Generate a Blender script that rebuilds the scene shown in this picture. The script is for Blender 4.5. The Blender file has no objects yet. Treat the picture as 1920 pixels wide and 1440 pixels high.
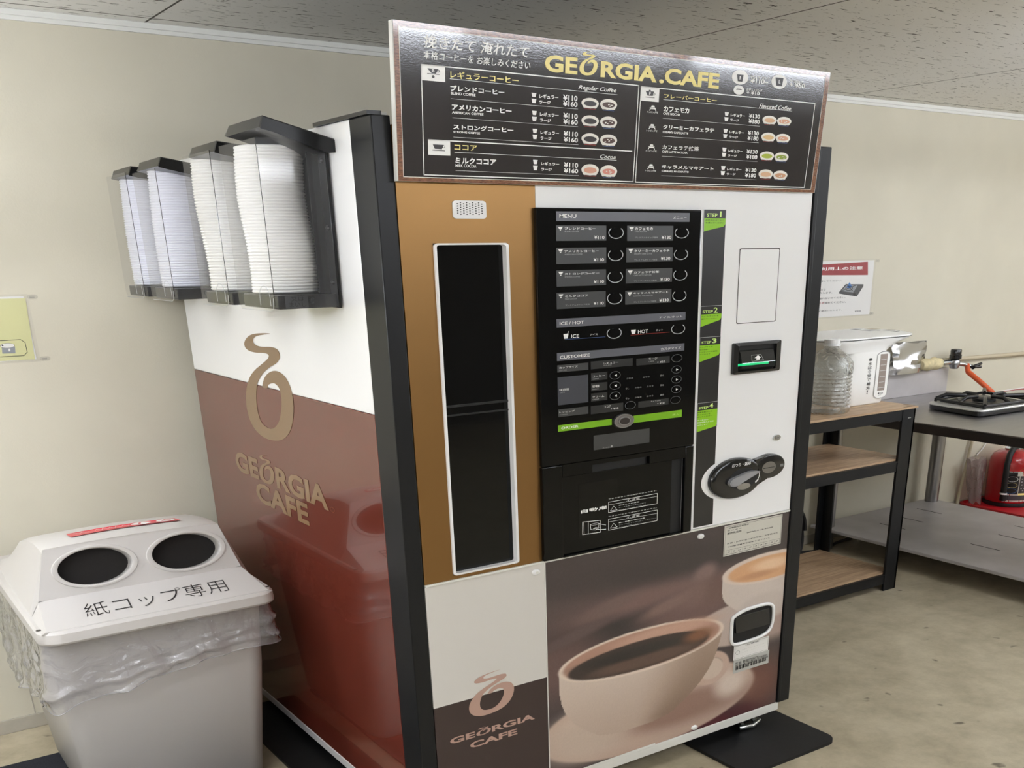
import bpy, bmesh, math, random
import numpy as np
from mathutils import Vector, Matrix
from mathutils.geometry import tessellate_polygon

random.seed(7)
SC = bpy.context.scene
COL = SC.collection
PI = math.pi

# ------------------------------------------------------------------ camera
cam_data = bpy.data.cameras.new('camera')
cam_data.sensor_fit = 'HORIZONTAL'
cam_data.sensor_width = 36.0
cam_data.lens = 36.046
cam_data.shift_x = -0.0613
cam_data.shift_y = 0.3046
cam_data.clip_start = 0.02
cam = bpy.data.objects.new('camera', cam_data)
COL.objects.link(cam)
_r = Vector((0.80923084, -0.58737971, -0.01142486)); _f = Vector((0.53490095, 0.7446945, -0.3991379))
_f.normalize(); _r = (_r - _f * _r.dot(_f)).normalized(); _u = _r.cross(_f)
cam.matrix_world = Matrix(((_r.x, _u.x, -_f.x, -1.21333), (_r.y, _u.y, -_f.y, -2.37003), (_r.z, _u.z, -_f.z, 1.63665), (0, 0, 0, 1)))
SC.camera = cam

# ------------------------------------------------------------------ world and exposure
w = bpy.data.worlds.new('world'); SC.world = w; w.use_nodes = True
w.node_tree.nodes['Background'].inputs[0].default_value = (0.9, 0.95, 1.0, 1)
w.node_tree.nodes['Background'].inputs[1].default_value = 0.3
SC.view_settings.view_transform = 'Standard'
SC.view_settings.look = 'None'
SC.view_settings.gamma = 1.0
SC.view_settings.use_curve_mapping = False
SC.view_settings.exposure = 0.86
LAMP_POWER = 13.0         # strength of the lamp diffusers

# ------------------------------------------------------------------ materials
def lin(c):
    c = c / 255.0
    return c / 12.92 if c <= 0.04045 else ((c + 0.055) / 1.055) ** 2.4
def rgb(r, g, b): return (lin(r), lin(g), lin(b), 1.0)
M = {}
def mat(name, col, rough=0.5, metal=0.0, coat=0.0, coat_rough=0.05, spec=0.5, emit=0.0, noise=0.0, nscale=30.0, bump=0.0, bscale=200.0, stretch=(1, 1, 1)):
    m = bpy.data.materials.new(name); m.use_nodes = True
    nt = m.node_tree; b = nt.nodes['Principled BSDF']
    c = rgb(*col) if max(col) > 1 else (*col, 1.0)
    b.inputs['Base Color'].default_value = c
    b.inputs['Roughness'].default_value = rough
    b.inputs['Metallic'].default_value = metal
    b.inputs['Coat Weight'].default_value = coat
    b.inputs['Coat Roughness'].default_value = coat_rough
    b.inputs['Specular IOR Level'].default_value = spec
    if emit:
        b.inputs['Emission Color'].default_value = c
        b.inputs['Emission Strength'].default_value = emit
    if noise or bump:
        tc = nt.nodes.new('ShaderNodeTexCoord'); mp = nt.nodes.new('ShaderNodeMapping')
        mp.inputs['Scale'].default_value = stretch
        nt.links.new(tc.outputs['Object'], mp.inputs['Vector'])
    if noise:
        n = nt.nodes.new('ShaderNodeTexNoise'); n.inputs['Scale'].default_value = nscale; n.inputs['Detail'].default_value = 5
        nt.links.new(mp.outputs[0], n.inputs['Vector'])
        r = nt.nodes.new('ShaderNodeValToRGB')
        r.color_ramp.elements[0].position = 0.3; r.color_ramp.elements[1].position = 0.7
        r.color_ramp.elements[0].color = tuple(v * (1 - noise) for v in c[:3]) + (1,)
        r.color_ramp.elements[1].color = tuple(min(1, v * (1 + noise)) for v in c[:3]) + (1,)
        nt.links.new(n.outputs['Fac'], r.inputs['Fac']); nt.links.new(r.outputs['Color'], b.inputs['Base Color'])
    if bump:
        n2 = nt.nodes.new('ShaderNodeTexNoise'); n2.inputs['Scale'].default_value = bscale; n2.inputs['Detail'].default_value = 3
        nt.links.new(mp.outputs[0], n2.inputs['Vector'])
        bp = nt.nodes.new('ShaderNodeBump'); bp.inputs['Strength'].default_value = bump; bp.inputs['Distance'].default_value = 0.002
        nt.links.new(n2.outputs['Fac'], bp.inputs['Height']); nt.links.new(bp.outputs['Normal'], b.inputs['Normal'])
    M[name] = m
    return m

def film(name, tint, haze, rough, hazecol=(235, 235, 238), fres=1.45, bump=0.0, bscale=25.0, refl=1.0):
    """clear plastic sheet: see-through, a little milky, with a fresnel gloss"""
    m = bpy.data.materials.new(name); m.use_nodes = True
    nt = m.node_tree; nt.nodes.clear()
    out = nt.nodes.new('ShaderNodeOutputMaterial')
    tr = nt.nodes.new('ShaderNodeBsdfTransparent'); tr.inputs[0].default_value = rgb(*tint)
    df = nt.nodes.new('ShaderNodeBsdfDiffuse'); df.inputs[0].default_value = rgb(*hazecol)
    gl = nt.nodes.new('ShaderNodeBsdfGlossy'); gl.inputs['Roughness'].default_value = rough
    m1 = nt.nodes.new('ShaderNodeMixShader'); m1.inputs[0].default_value = haze
    m2 = nt.nodes.new('ShaderNodeMixShader')
    fr = nt.nodes.new('ShaderNodeLayerWeight'); fr.inputs['Blend'].default_value = 0.5   # symmetric, both sides of the thin sheet
    pw = nt.nodes.new('ShaderNodeMath'); pw.operation = 'POWER'; pw.inputs[1].default_value = 4.0
    ad = nt.nodes.new('ShaderNodeMath'); ad.operation = 'MULTIPLY_ADD'; ad.inputs[1].default_value = 0.75; ad.inputs[2].default_value = 0.035
    mul = nt.nodes.new('ShaderNodeMath'); mul.operation = 'MULTIPLY'; mul.inputs[1].default_value = refl; mul.use_clamp = True
    nt.links.new(fr.outputs['Facing'], pw.inputs[0]); nt.links.new(pw.outputs[0], ad.inputs[0]); nt.links.new(ad.outputs[0], mul.inputs[0])
    nt.links.new(tr.outputs[0], m1.inputs[1]); nt.links.new(df.outputs[0], m1.inputs[2])
    nt.links.new(m1.outputs[0], m2.inputs[1]); nt.links.new(gl.outputs[0], m2.inputs[2]); nt.links.new(mul.outputs[0], m2.inputs[0])
    if bump:
        tc = nt.nodes.new('ShaderNodeTexCoord'); n = nt.nodes.new('ShaderNodeTexNoise'); n.inputs['Scale'].default_value = bscale; n.inputs['Detail'].default_value = 3
        n.inputs['Distortion'].default_value = 1.2
        nt.links.new(tc.outputs['Object'], n.inputs['Vector'])
        bp = nt.nodes.new('ShaderNodeBump'); bp.inputs['Strength'].default_value = bump; bp.inputs['Distance'].default_value = 0.02
        nt.links.new(n.outputs['Fac'], bp.inputs['Height'])
        nt.links.new(bp.outputs[0], gl.inputs['Normal']); nt.links.new(bp.outputs[0], df.inputs['Normal']); nt.links.new(bp.outputs[0], fr.inputs['Normal'])
    nt.links.new(m2.outputs[0], out.inputs[0])
    M[name] = m
    return m

def wood(name, c1, c2, scale, stretch, rough=0.5, coat=0.0):
    m = mat(name, c1, rough, coat=coat, coat_rough=0.06)
    nt = m.node_tree; b = nt.nodes['Principled BSDF']
    tc = nt.nodes.new('ShaderNodeTexCoord'); mp = nt.nodes.new('ShaderNodeMapping'); mp.inputs['Scale'].default_value = stretch
    n = nt.nodes.new('ShaderNodeTexNoise'); n.inputs['Scale'].default_value = scale; n.inputs['Detail'].default_value = 8; n.inputs['Roughness'].default_value = 0.65
    r = nt.nodes.new('ShaderNodeValToRGB'); r.color_ramp.elements[0].position = 0.32; r.color_ramp.elements[1].position = 0.68
    r.color_ramp.elements[0].color = rgb(*c1); r.color_ramp.elements[1].color = rgb(*c2)
    nt.links.new(tc.outputs['Object'], mp.inputs[0]); nt.links.new(mp.outputs[0], n.inputs['Vector']); nt.links.new(n.outputs['Fac'], r.inputs[0]); nt.links.new(r.outputs[0], b.inputs['Base Color'])
    return m

mat('wall_paint', (208, 202, 183), 0.75, noise=0.035, nscale=3.0, bump=0.15, bscale=160)
mat('trim_white', (226, 226, 220), 0.5)
mat('skirting_grey', (176, 170, 156), 0.6, noise=0.06, nscale=20)
mat('machine_white', (243, 243, 243), 0.3, coat=0.3)
mat('gloss_white', (240, 240, 240), 0.2, coat=0.5)
mat('ledge_white', (222, 221, 214), 0.35)
mat('bronze', (142, 106, 61), 0.36, metal=0.7)
mat('gloss_brown', (106, 46, 34), 0.14, coat=0.75, coat_rough=0.03, spec=0.4)
mat('post_black', (24, 25, 27), 0.36, spec=0.3)
mat('gloss_black', (9, 10, 11), 0.08, spec=0.25)
mat('satin_black', (22, 23, 24), 0.35)
mat('pit_black', (8, 8, 9), 0.6)
mat('plastic_black', (20, 20, 22), 0.2, coat=0.4)
mat('steel', (170, 170, 172), 0.28, metal=1.0)
mat('chrome', (205, 208, 210), 0.12, metal=1.0)
mat('lever_grey', (150, 150, 153), 0.4)
mat('rubber_black', (15, 15, 16), 0.55, noise=0.25, nscale=60)
mat('carpet_navy', (26, 28, 38), 0.95, noise=0.6, nscale=420, bump=0.8, bscale=500)
mat('bin_grey', (196, 192, 188), 0.42, bump=0.06, bscale=500)
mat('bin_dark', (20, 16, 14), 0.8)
mat('lid_white', (250, 249, 247), 0.45)
mat('lid_blue', (238, 239, 248), 0.45)
mat("holder_black", (15, 15, 16), 0.28, spec=0.35)
mat('stainless', (150, 148, 148), 0.30, metal=0.95, noise=0.08, nscale=6, stretch=(1, 6, 1))
mat('stainless_worn', (196, 192, 192), 0.45, metal=0.4, noise=0.10, nscale=5)
mat('stainless_dark', (60, 54, 51), 0.4, metal=0.5)
mat('plate_silver', (206, 205, 202), 0.3, metal=0.6)
mat('pot_white', (240, 240, 236), 0.32)
mat('gauge_mark', (214, 214, 210), 0.4)  # pale grey of the level marks in the water gauge
mat('gauge', (150, 138, 130), 0.25)
mat('enamel_black', (18, 18, 19), 0.3)
mat('hose_orange', (216, 92, 48), 0.45)
mat('insulation', (214, 200, 158), 0.85, noise=0.15, nscale=40, bump=0.8, bscale=60)
mat('pipe_beige', (196, 184, 158), 0.5)
mat('ext_red', (176, 28, 34), 0.22, coat=0.5)
mat('stand_red', (190, 24, 36), 0.4)
mat('foil', (205, 205, 207), 0.2, metal=1.0, bump=0.5, bscale=16)
mat('glass_dark', (9, 10, 11), 0.04, spec=0.3)
mat('lamp_housing', (235, 235, 232), 0.5)
mat('tube', (0.88, 0.92, 1.0), 0.5, emit=LAMP_POWER)
mat('green_lamp', (40, 230, 140), 0.4, emit=1.6)
mat('wall_far', (120, 114, 104), 0.7)
mat('panel_dimmed_white', (214, 210, 204), 0.35, coat=0.2)  # greyer than the upper white: weaker light low down is put into the colour
# printed colours
def ink(n, c, rough=0.3, coat=0.0): mat(n, c, rough, coat=0.3, coat_rough=0.07)
for n, c in dict(white=(252, 252, 250), yellow=(255, 238, 150), charcoal=(58, 55, 57), charcoal2=(30, 30, 31), lime=(146, 208, 24), palelime=(214, 244, 140), green=(122, 182, 20),
                 palegreen=(196, 230, 130), darkgreen=(40, 62, 12), bargrey=(98, 99, 108), plategrey=(62, 63, 64), plategrey2=(34, 35, 36), plategrey3=(66, 68, 76), dimwhite=(178, 180, 180),
                 black=(12, 12, 13), ink=(28, 26, 28), redline=(170, 46, 36), blueline=(78, 104, 160), cream=(206, 203, 192), paper=(232, 230, 226), sticker2=(186, 186, 180),
                 rosebronze=(186, 152, 138), tan=(138, 111, 82), crimson=(158, 36, 48), stovegrey=(70, 72, 76), steelgrey=(150, 154, 158), flame=(60, 120, 190), yellowpaper=(216, 214, 160),
                 deepbrown=(58, 44, 42), labelred=(214, 62, 74), coffee=(44, 34, 30), coffeeice=(84, 56, 46), cocoa=(222, 164, 140), cocoaice=(226, 150, 134), latte=(232, 190, 152),
                 latte2=(234, 198, 140), latteice=(228, 172, 140), matcha=(176, 190, 60), matchaice=(150, 168, 52), caramelice=(214, 160, 120), bowlwhite=(246, 242, 234), arcgrey=(196, 198, 200), ringgrey=(96, 98, 100)).items(): ink(n, c)
wood('board_wood', (150, 122, 94), (200, 170, 136), 5.0, (1.0, 14.0, 14.0), 0.5)
wood('sign_wood', (84, 52, 42), (168, 116, 84), 14.0, (6.0, 1.0, 30.0), 0.25, 0.8)
film('acrylic', (250, 250, 250), 0.05, 0.06, refl=0.6)
film('bag_film', (234, 234, 236), 0.20, 0.14, (240, 238, 240), bump=0.6, bscale=14.0, refl=2.4)
film('wrap_film', (214, 206, 204), 0.30, 0.2, (206, 190, 186), bump=1.0, bscale=18.0)
film('pet', (247, 249, 248), 0.03, 0.04, (235, 238, 236), bump=1.0, bscale=22.0, refl=3.2)
film('smoke_glass', (150, 152, 152), 0.04, 0.05, (200, 200, 200), refl=1.4)
film('pouch', (252, 252, 252), 0.03, 0.12, (240, 240, 244), refl=0.6)

# picture print and reused painted attribute
m = mat('picture_print', (128, 100, 90), 0.3, coat=0.35, coat_rough=0.08)
at = m.node_tree.nodes.new('ShaderNodeAttribute'); at.attribute_name = 'Col'
m.node_tree.links.new(at.outputs['Color'], m.node_tree.nodes['Principled BSDF'].inputs['Base Color'])

# sign face: laminated charcoal print, slightly wrinkled
mat('sign_face', (50, 47, 49), 0.10, coat=0.9, coat_rough=0.05, spec=0.8, bump=0.035, bscale=150, stretch=(1, 1, 2.4))
for n in ('white', 'yellow'): pass

# ceiling tiles: grey board with dark fissures and tile joints
m = mat('ceiling_tile', (214, 210, 202), 0.85)
nt = m.node_tree; b = nt.nodes['Principled BSDF']
tc = nt.nodes.new('ShaderNodeTexCoord')
def fissure(scale, sx, sy, lo, hi, off):
    mp = nt.nodes.new('ShaderNodeMapping'); mp.inputs['Scale'].default_value = (sx, sy, 1); mp.inputs['Location'].default_value = (off, off * 0.7, 0)
    n = nt.nodes.new('ShaderNodeTexNoise'); n.inputs['Scale'].default_value = scale; n.inputs['Detail'].default_value = 2.5; n.inputs['Distortion'].default_value = 0.6
    r = nt.nodes.new('ShaderNodeMapRange'); r.inputs[1].default_value = lo; r.inputs[2].default_value = hi
    nt.links.new(tc.outputs['Object'], mp.inputs[0]); nt.links.new(mp.outputs[0], n.inputs['Vector']); nt.links.new(n.outputs['Fac'], r.inputs[0])
    return r.outputs[0]
f1 = fissure(14.0, 1.0, 6.5, 0.655, 0.68, 0.0); f2 = fissure(34.0, 1.0, 4.0, 0.685, 0.715, 5.3)
mx = nt.nodes.new('ShaderNodeMath'); mx.operation = 'MAXIMUM'; nt.links.new(f1, mx.inputs[0]); nt.links.new(f2, mx.inputs[1])
br = nt.nodes.new('ShaderNodeTexBrick'); br.offset = 0.0; br.inputs['Scale'].default_value = 1.0
br.inputs['Mortar Size'].default_value = 0.004; br.inputs['Brick Width'].default_value = 1.72; br.inputs['Row Height'].default_value = 3.44; br.inputs['Mortar Smooth'].default_value = 0.0
br.inputs['Color1'].default_value = (0, 0, 0, 1); br.inputs['Color2'].default_value = (0, 0, 0, 1); br.inputs['Mortar'].default_value = (1, 1, 1, 1)
mpb = nt.nodes.new('ShaderNodeMapping'); mpb.inputs['Location'].default_value = (0.015, -1.6, 0)
nt.links.new(tc.outputs['Object'], mpb.inputs[0]); nt.links.new(mpb.outputs[0], br.inputs['Vector'])
mx2 = nt.nodes.new('ShaderNodeMath'); mx2.operation = 'MAXIMUM'; nt.links.new(mx.outputs[0], mx2.inputs[0]); nt.links.new(br.outputs['Color'], mx2.inputs[1])
mixc = nt.nodes.new('ShaderNodeMix'); mixc.data_type = 'RGBA'
mixc.inputs[6].default_value = rgb(244, 243, 240); mixc.inputs[7].default_value = rgb(84, 80, 76)
nt.links.new(mx2.outputs[0], mixc.inputs[0]); nt.links.new(mixc.outputs[2], b.inputs['Base Color'])

# floor: old beige-grey sheet with mottling and dark specks
m = mat('floor_sheet', (160, 149, 126), 0.5)
nt = m.node_tree; b = nt.nodes['Principled BSDF']; tc = nt.nodes.new('ShaderNodeTexCoord')
n1 = nt.nodes.new('ShaderNodeTexNoise'); n1.inputs['Scale'].default_value = 5.0; n1.inputs['Detail'].default_value = 9; n1.inputs['Roughness'].default_value = 0.7
r1 = nt.nodes.new('ShaderNodeValToRGB'); r1.color_ramp.elements[0].position = 0.3; r1.color_ramp.elements[1].position = 0.72
r1.color_ramp.elements[0].color = rgb(154, 143, 119); r1.color_ramp.elements[1].color = rgb(198, 187, 161)
n2 = nt.nodes.new('ShaderNodeTexNoise'); n2.inputs['Scale'].default_value = 11.0; n2.inputs['Detail'].default_value = 2
r2 = nt.nodes.new('ShaderNodeMapRange'); r2.inputs[1].default_value = 0.70; r2.inputs[2].default_value = 0.76
mixf = nt.nodes.new('ShaderNodeMix'); mixf.data_type = 'RGBA'; mixf.inputs[7].default_value = rgb(104, 94, 76)
for nn in (n1, n2): nt.links.new(tc.outputs['Object'], nn.inputs['Vector'])
nt.links.new(n1.outputs['Fac'], r1.inputs[0]); nt.links.new(n2.outputs['Fac'], r2.inputs[0])
nt.links.new(r1.outputs[0], mixf.inputs[6]); nt.links.new(r2.outputs[0], mixf.inputs[0]); nt.links.new(mixf.outputs[2], b.inputs['Base Color'])

# ------------------------------------------------------------------ mesh builder
class MB:
    def __init__(s): s.v = []; s.f = []; s.mi = []; s.mats = []; s.flat = set()
    def mid(s, m):
        if m not in s.mats: s.mats.append(m)
        return s.mats.index(m)
    def add(s, vs, fs, m):
        o = len(s.v); k = s.mid(m)
        s.v.extend([tuple(p) for p in vs])
        for f in fs: s.f.append(tuple(i + o for i in f)); s.mi.append(k)
        return s
    def box(s, x0, x1, y0, y1, z0, z1, m, bev=0.0, seg=2):
        if bev <= 0:
            vs = [(x, y, z) for x in (x0, x1) for y in (y0, y1) for z in (z0, z1)]
            return s.add(vs, [(0, 1, 3, 2), (4, 6, 7, 5), (0, 4, 5, 1), (2, 3, 7, 6), (0, 2, 6, 4), (1, 5, 7, 3)], m)
        bm = bmesh.new(); bmesh.ops.create_cube(bm, size=1.0)
        for p in bm.verts: p.co = Vector(((x0 + x1) / 2 + p.co.x * (x1 - x0), (y0 + y1) / 2 + p.co.y * (y1 - y0), (z0 + z1) / 2 + p.co.z * (z1 - z0)))
        bmesh.ops.bevel(bm, geom=list(bm.edges), offset=bev, segments=seg, profile=0.5, affect='EDGES')
        bm.normal_update()
        for i, q in enumerate(bm.faces):
            if max(abs(c) for c in q.normal) > 0.9999: s.flat.add(len(s.f) + i)
        return s.bm(bm, m)
    def bm(s, bm, m, mtx=None):
        bm.verts.ensure_lookup_table()
        for i, p in enumerate(bm.verts): p.index = i
        vs = [(mtx @ p.co if mtx else p.co) for p in bm.verts]
        fs = [[q.index for q in f.verts] for f in bm.faces]
        bm.free()
        return s.add(vs, fs, m)
    def prism(s, pts, fn, h0, h1, m, m_side=None):
        """2D outline pts mapped by fn(a, b, h) and extruded from h0 to h1"""
        n = len(pts); tri = tessellate_polygon([[Vector((p[0], p[1], 0)) for p in pts]])
        vs = [fn(a, b, h0) for a, b in pts] + [fn(a, b, h1) for a, b in pts]
        s.add(vs, [tuple(t) for t in tri] + [tuple(i + n for i in reversed(t)) for t in tri], m)
        s.add(vs, [(i, (i + 1) % n, (i + 1) % n + n, i + n) for i in range(n)], m_side or m)
        return s
    def sheet(s, pts, fn, h, m, holes=()):
        loops = [pts] + list(holes)
        tri = tessellate_polygon([[Vector((p[0], p[1], 0)) for p in L] for L in loops])
        allp = [p for L in loops for p in L]
        return s.add([fn(a, b, h) for a, b in allp], [tuple(t) for t in tri], m)
    def tube(s, pts, r, m, n=10, cap=True, closed=False):
        pts = [Vector(p) for p in pts]; k = len(pts); rs = r if isinstance(r, (list, tuple)) else [r] * k
        vs = []; ref = None
        for i, p in enumerate(pts):
            a = pts[(i - 1) % k] if (closed or i > 0) else p; c = pts[(i + 1) % k] if (closed or i < k - 1) else p
            t = (c - a).normalized()
            if ref is None: ref = Vector((0, 0, 1)) if abs(t.z) < 0.9 else Vector((1, 0, 0))
            e = (ref - t * ref.dot(t)).normalized(); g = t.cross(e); ref = e
            for j in range(n):
                an = 2 * PI * j / n; vs.append(p + (e * math.cos(an) + g * math.sin(an)) * rs[i])
        fs = []
        for i in range(k if closed else k - 1):
            a0 = i * n; b0 = ((i + 1) % k) * n
            for j in range(n): fs.append((a0 + j, a0 + (j + 1) % n, b0 + (j + 1) % n, b0 + j))
        if cap and not closed: fs += [tuple(range(n))[::-1], tuple(range((k - 1) * n, k * n))]
        return s.add(vs, fs, m)
    def lathe(s, prof, c, m, n=32, axis='z', sx=1.0, sy=1.0):
        """prof: list of (r, h); closed with end caps where r is 0"""
        vs = []; fs = []; k = len(prof)
        for (r, h) in prof:
            for j in range(n):
                a = 2 * PI * j / n; u, v = r * math.cos(a) * sx, r * math.sin(a) * sy
                if axis == 'z': p = (c[0] + u, c[1] + v, c[2] + h)
                elif axis == 'y': p = (c[0] + u, c[1] - h, c[2] + v)
                else: p = (c[0] + h, c[1] + u, c[2] + v)
                vs.append(p)
        for i in range(k - 1):
            for j in range(n): fs.append((i * n + j, i * n + (j + 1) % n, (i + 1) * n + (j + 1) % n, (i + 1) * n + j))
        if prof[0][0] > 1e-6: fs.append(tuple(range(n))[::-1])
        if prof[-1][0] > 1e-6: fs.append(tuple(range((k - 1) * n, k * n)))
        return s.add(vs, fs, m)
    def loft(s, secs, m, cap=True, closed=True):
        n = len(secs[0]); vs = [p for q in secs for p in q]; fs = []
        for i in range(len(secs) - 1):
            for j in range(n if closed else n - 1): fs.append((i * n + j, i * n + (j + 1) % n, (i + 1) * n + (j + 1) % n, (i + 1) * n + j))
        if cap and closed: fs += [tuple(range(n))[::-1], tuple(range((len(secs) - 1) * n, len(secs) * n))]
        return s.add(vs, fs, m)
    def build(s, name, parent=None, smooth=None, flip=True):
        me = bpy.data.meshes.new(name)
        o = Vector((0, 0, 0))
        p = parent
        while p is not None: o = o + p.location; p = p.parent
        me.from_pydata([(a[0] - o.x, a[1] - o.y, a[2] - o.z) for a in s.v], [], s.f)
        for k in s.mats: me.materials.append(M[k])
        me.polygons.foreach_set('material_index', s.mi)
        if flip:
            bm = bmesh.new(); bm.from_mesh(me); bmesh.ops.recalc_face_normals(bm, faces=list(bm.faces)); bm.to_mesh(me); bm.free()
        if smooth is not None:
            me.shade_smooth(); me.set_sharp_from_angle(angle=math.radians(smooth))
            for i in s.flat: me.polygons[i].use_smooth = False
        me.update()
        ob = bpy.data.objects.new(name, me); COL.objects.link(ob)
        if parent is not None: ob.parent = parent
        return ob

def thing(name, label, cat, loc=(0, 0, 0), group=None):
    o = bpy.data.objects.new(name, None); COL.objects.link(o); o.location = loc; o.empty_display_size = 0.05
    return tag(o, label, cat, group)
def tag(o, label, cat, group=None):
    o['label'] = label; o['category'] = cat
    if group: o['group'] = group
    return o
def struct(o): o['kind'] = 'structure'; return o
def lab(o, t): o['label'] = t; return o

def rrect(x0, z0, x1, z1, rx, rz=None, n=5):
    rz = rz or rx; P = []
    for cx, cz, a in ((x1 - rx, z1 - rz, 0), (x0 + rx, z1 - rz, 90), (x0 + rx, z0 + rz, 180), (x1 - rx, z0 + rz, 270)):
        for i in range(n + 1):
            t = math.radians(a + 90 * i / n); P.append((cx + rx * math.cos(t), cz + rz * math.sin(t)))
    return P
def ellip(cx, cz, rx, rz, n=28, a0=0, a1=360):
    return [(cx + rx * math.cos(math.radians(a0 + (a1 - a0) * i / n)), cz + rz * math.sin(math.radians(a0 + (a1 - a0) * i / n))) for i in range(n if a1 - a0 >= 360 else n + 1)]
def smooth_closed(P, k=3):
    Q = []; n = len(P)
    for i in range(n):
        p0, p1, p2, p3 = [Vector((*P[(i + d) % n], 0)) for d in (-1, 0, 1, 2)]
        for j in range(k):
            t = j / k
            q = 0.5 * ((2 * p1) + (p2 - p0) * t + (2 * p0 - 5 * p1 + 4 * p2 - p3) * t * t + (3 * p1 - p0 - 3 * p2 + p3) * t ** 3)
            Q.append((q.x, q.y))
    return Q

# ------------------------------------------------------------------ lettering and flat prints
_TC = {}
def text_geo(body, bold, shear):
    if any(ord(c) > 0x4E00 for c in body): bold = min(bold, 0.016)
    key = (body, bold, shear)
    if key in _TC: return _TC[key]
    cu = bpy.data.curves.new('lettering', 'FONT'); cu.body = body; cu.size = 1.0; cu.offset = bold; cu.shear = shear; cu.resolution_u = 3
    ob = bpy.data.objects.new('lettering', cu); COL.objects.link(ob)
    bpy.context.view_layer.update()
    ev = ob.evaluated_get(bpy.context.evaluated_depsgraph_get()); me = ev.to_mesh()
    vs = np.array([v.co[:2] for v in me.vertices]).reshape(-1, 2); fs = [tuple(p.vertices) for p in me.polygons]
    ev.to_mesh_clear(); bpy.data.objects.remove(ob); bpy.data.curves.remove(cu)
    if len(vs) == 0: vs = np.zeros((1, 2))
    mn, mx = vs.min(0), vs.max(0); sp = np.maximum(mx - mn, 1e-6)
    _TC[key] = ((vs - mn) / sp, fs)
    return _TC[key]

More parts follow.
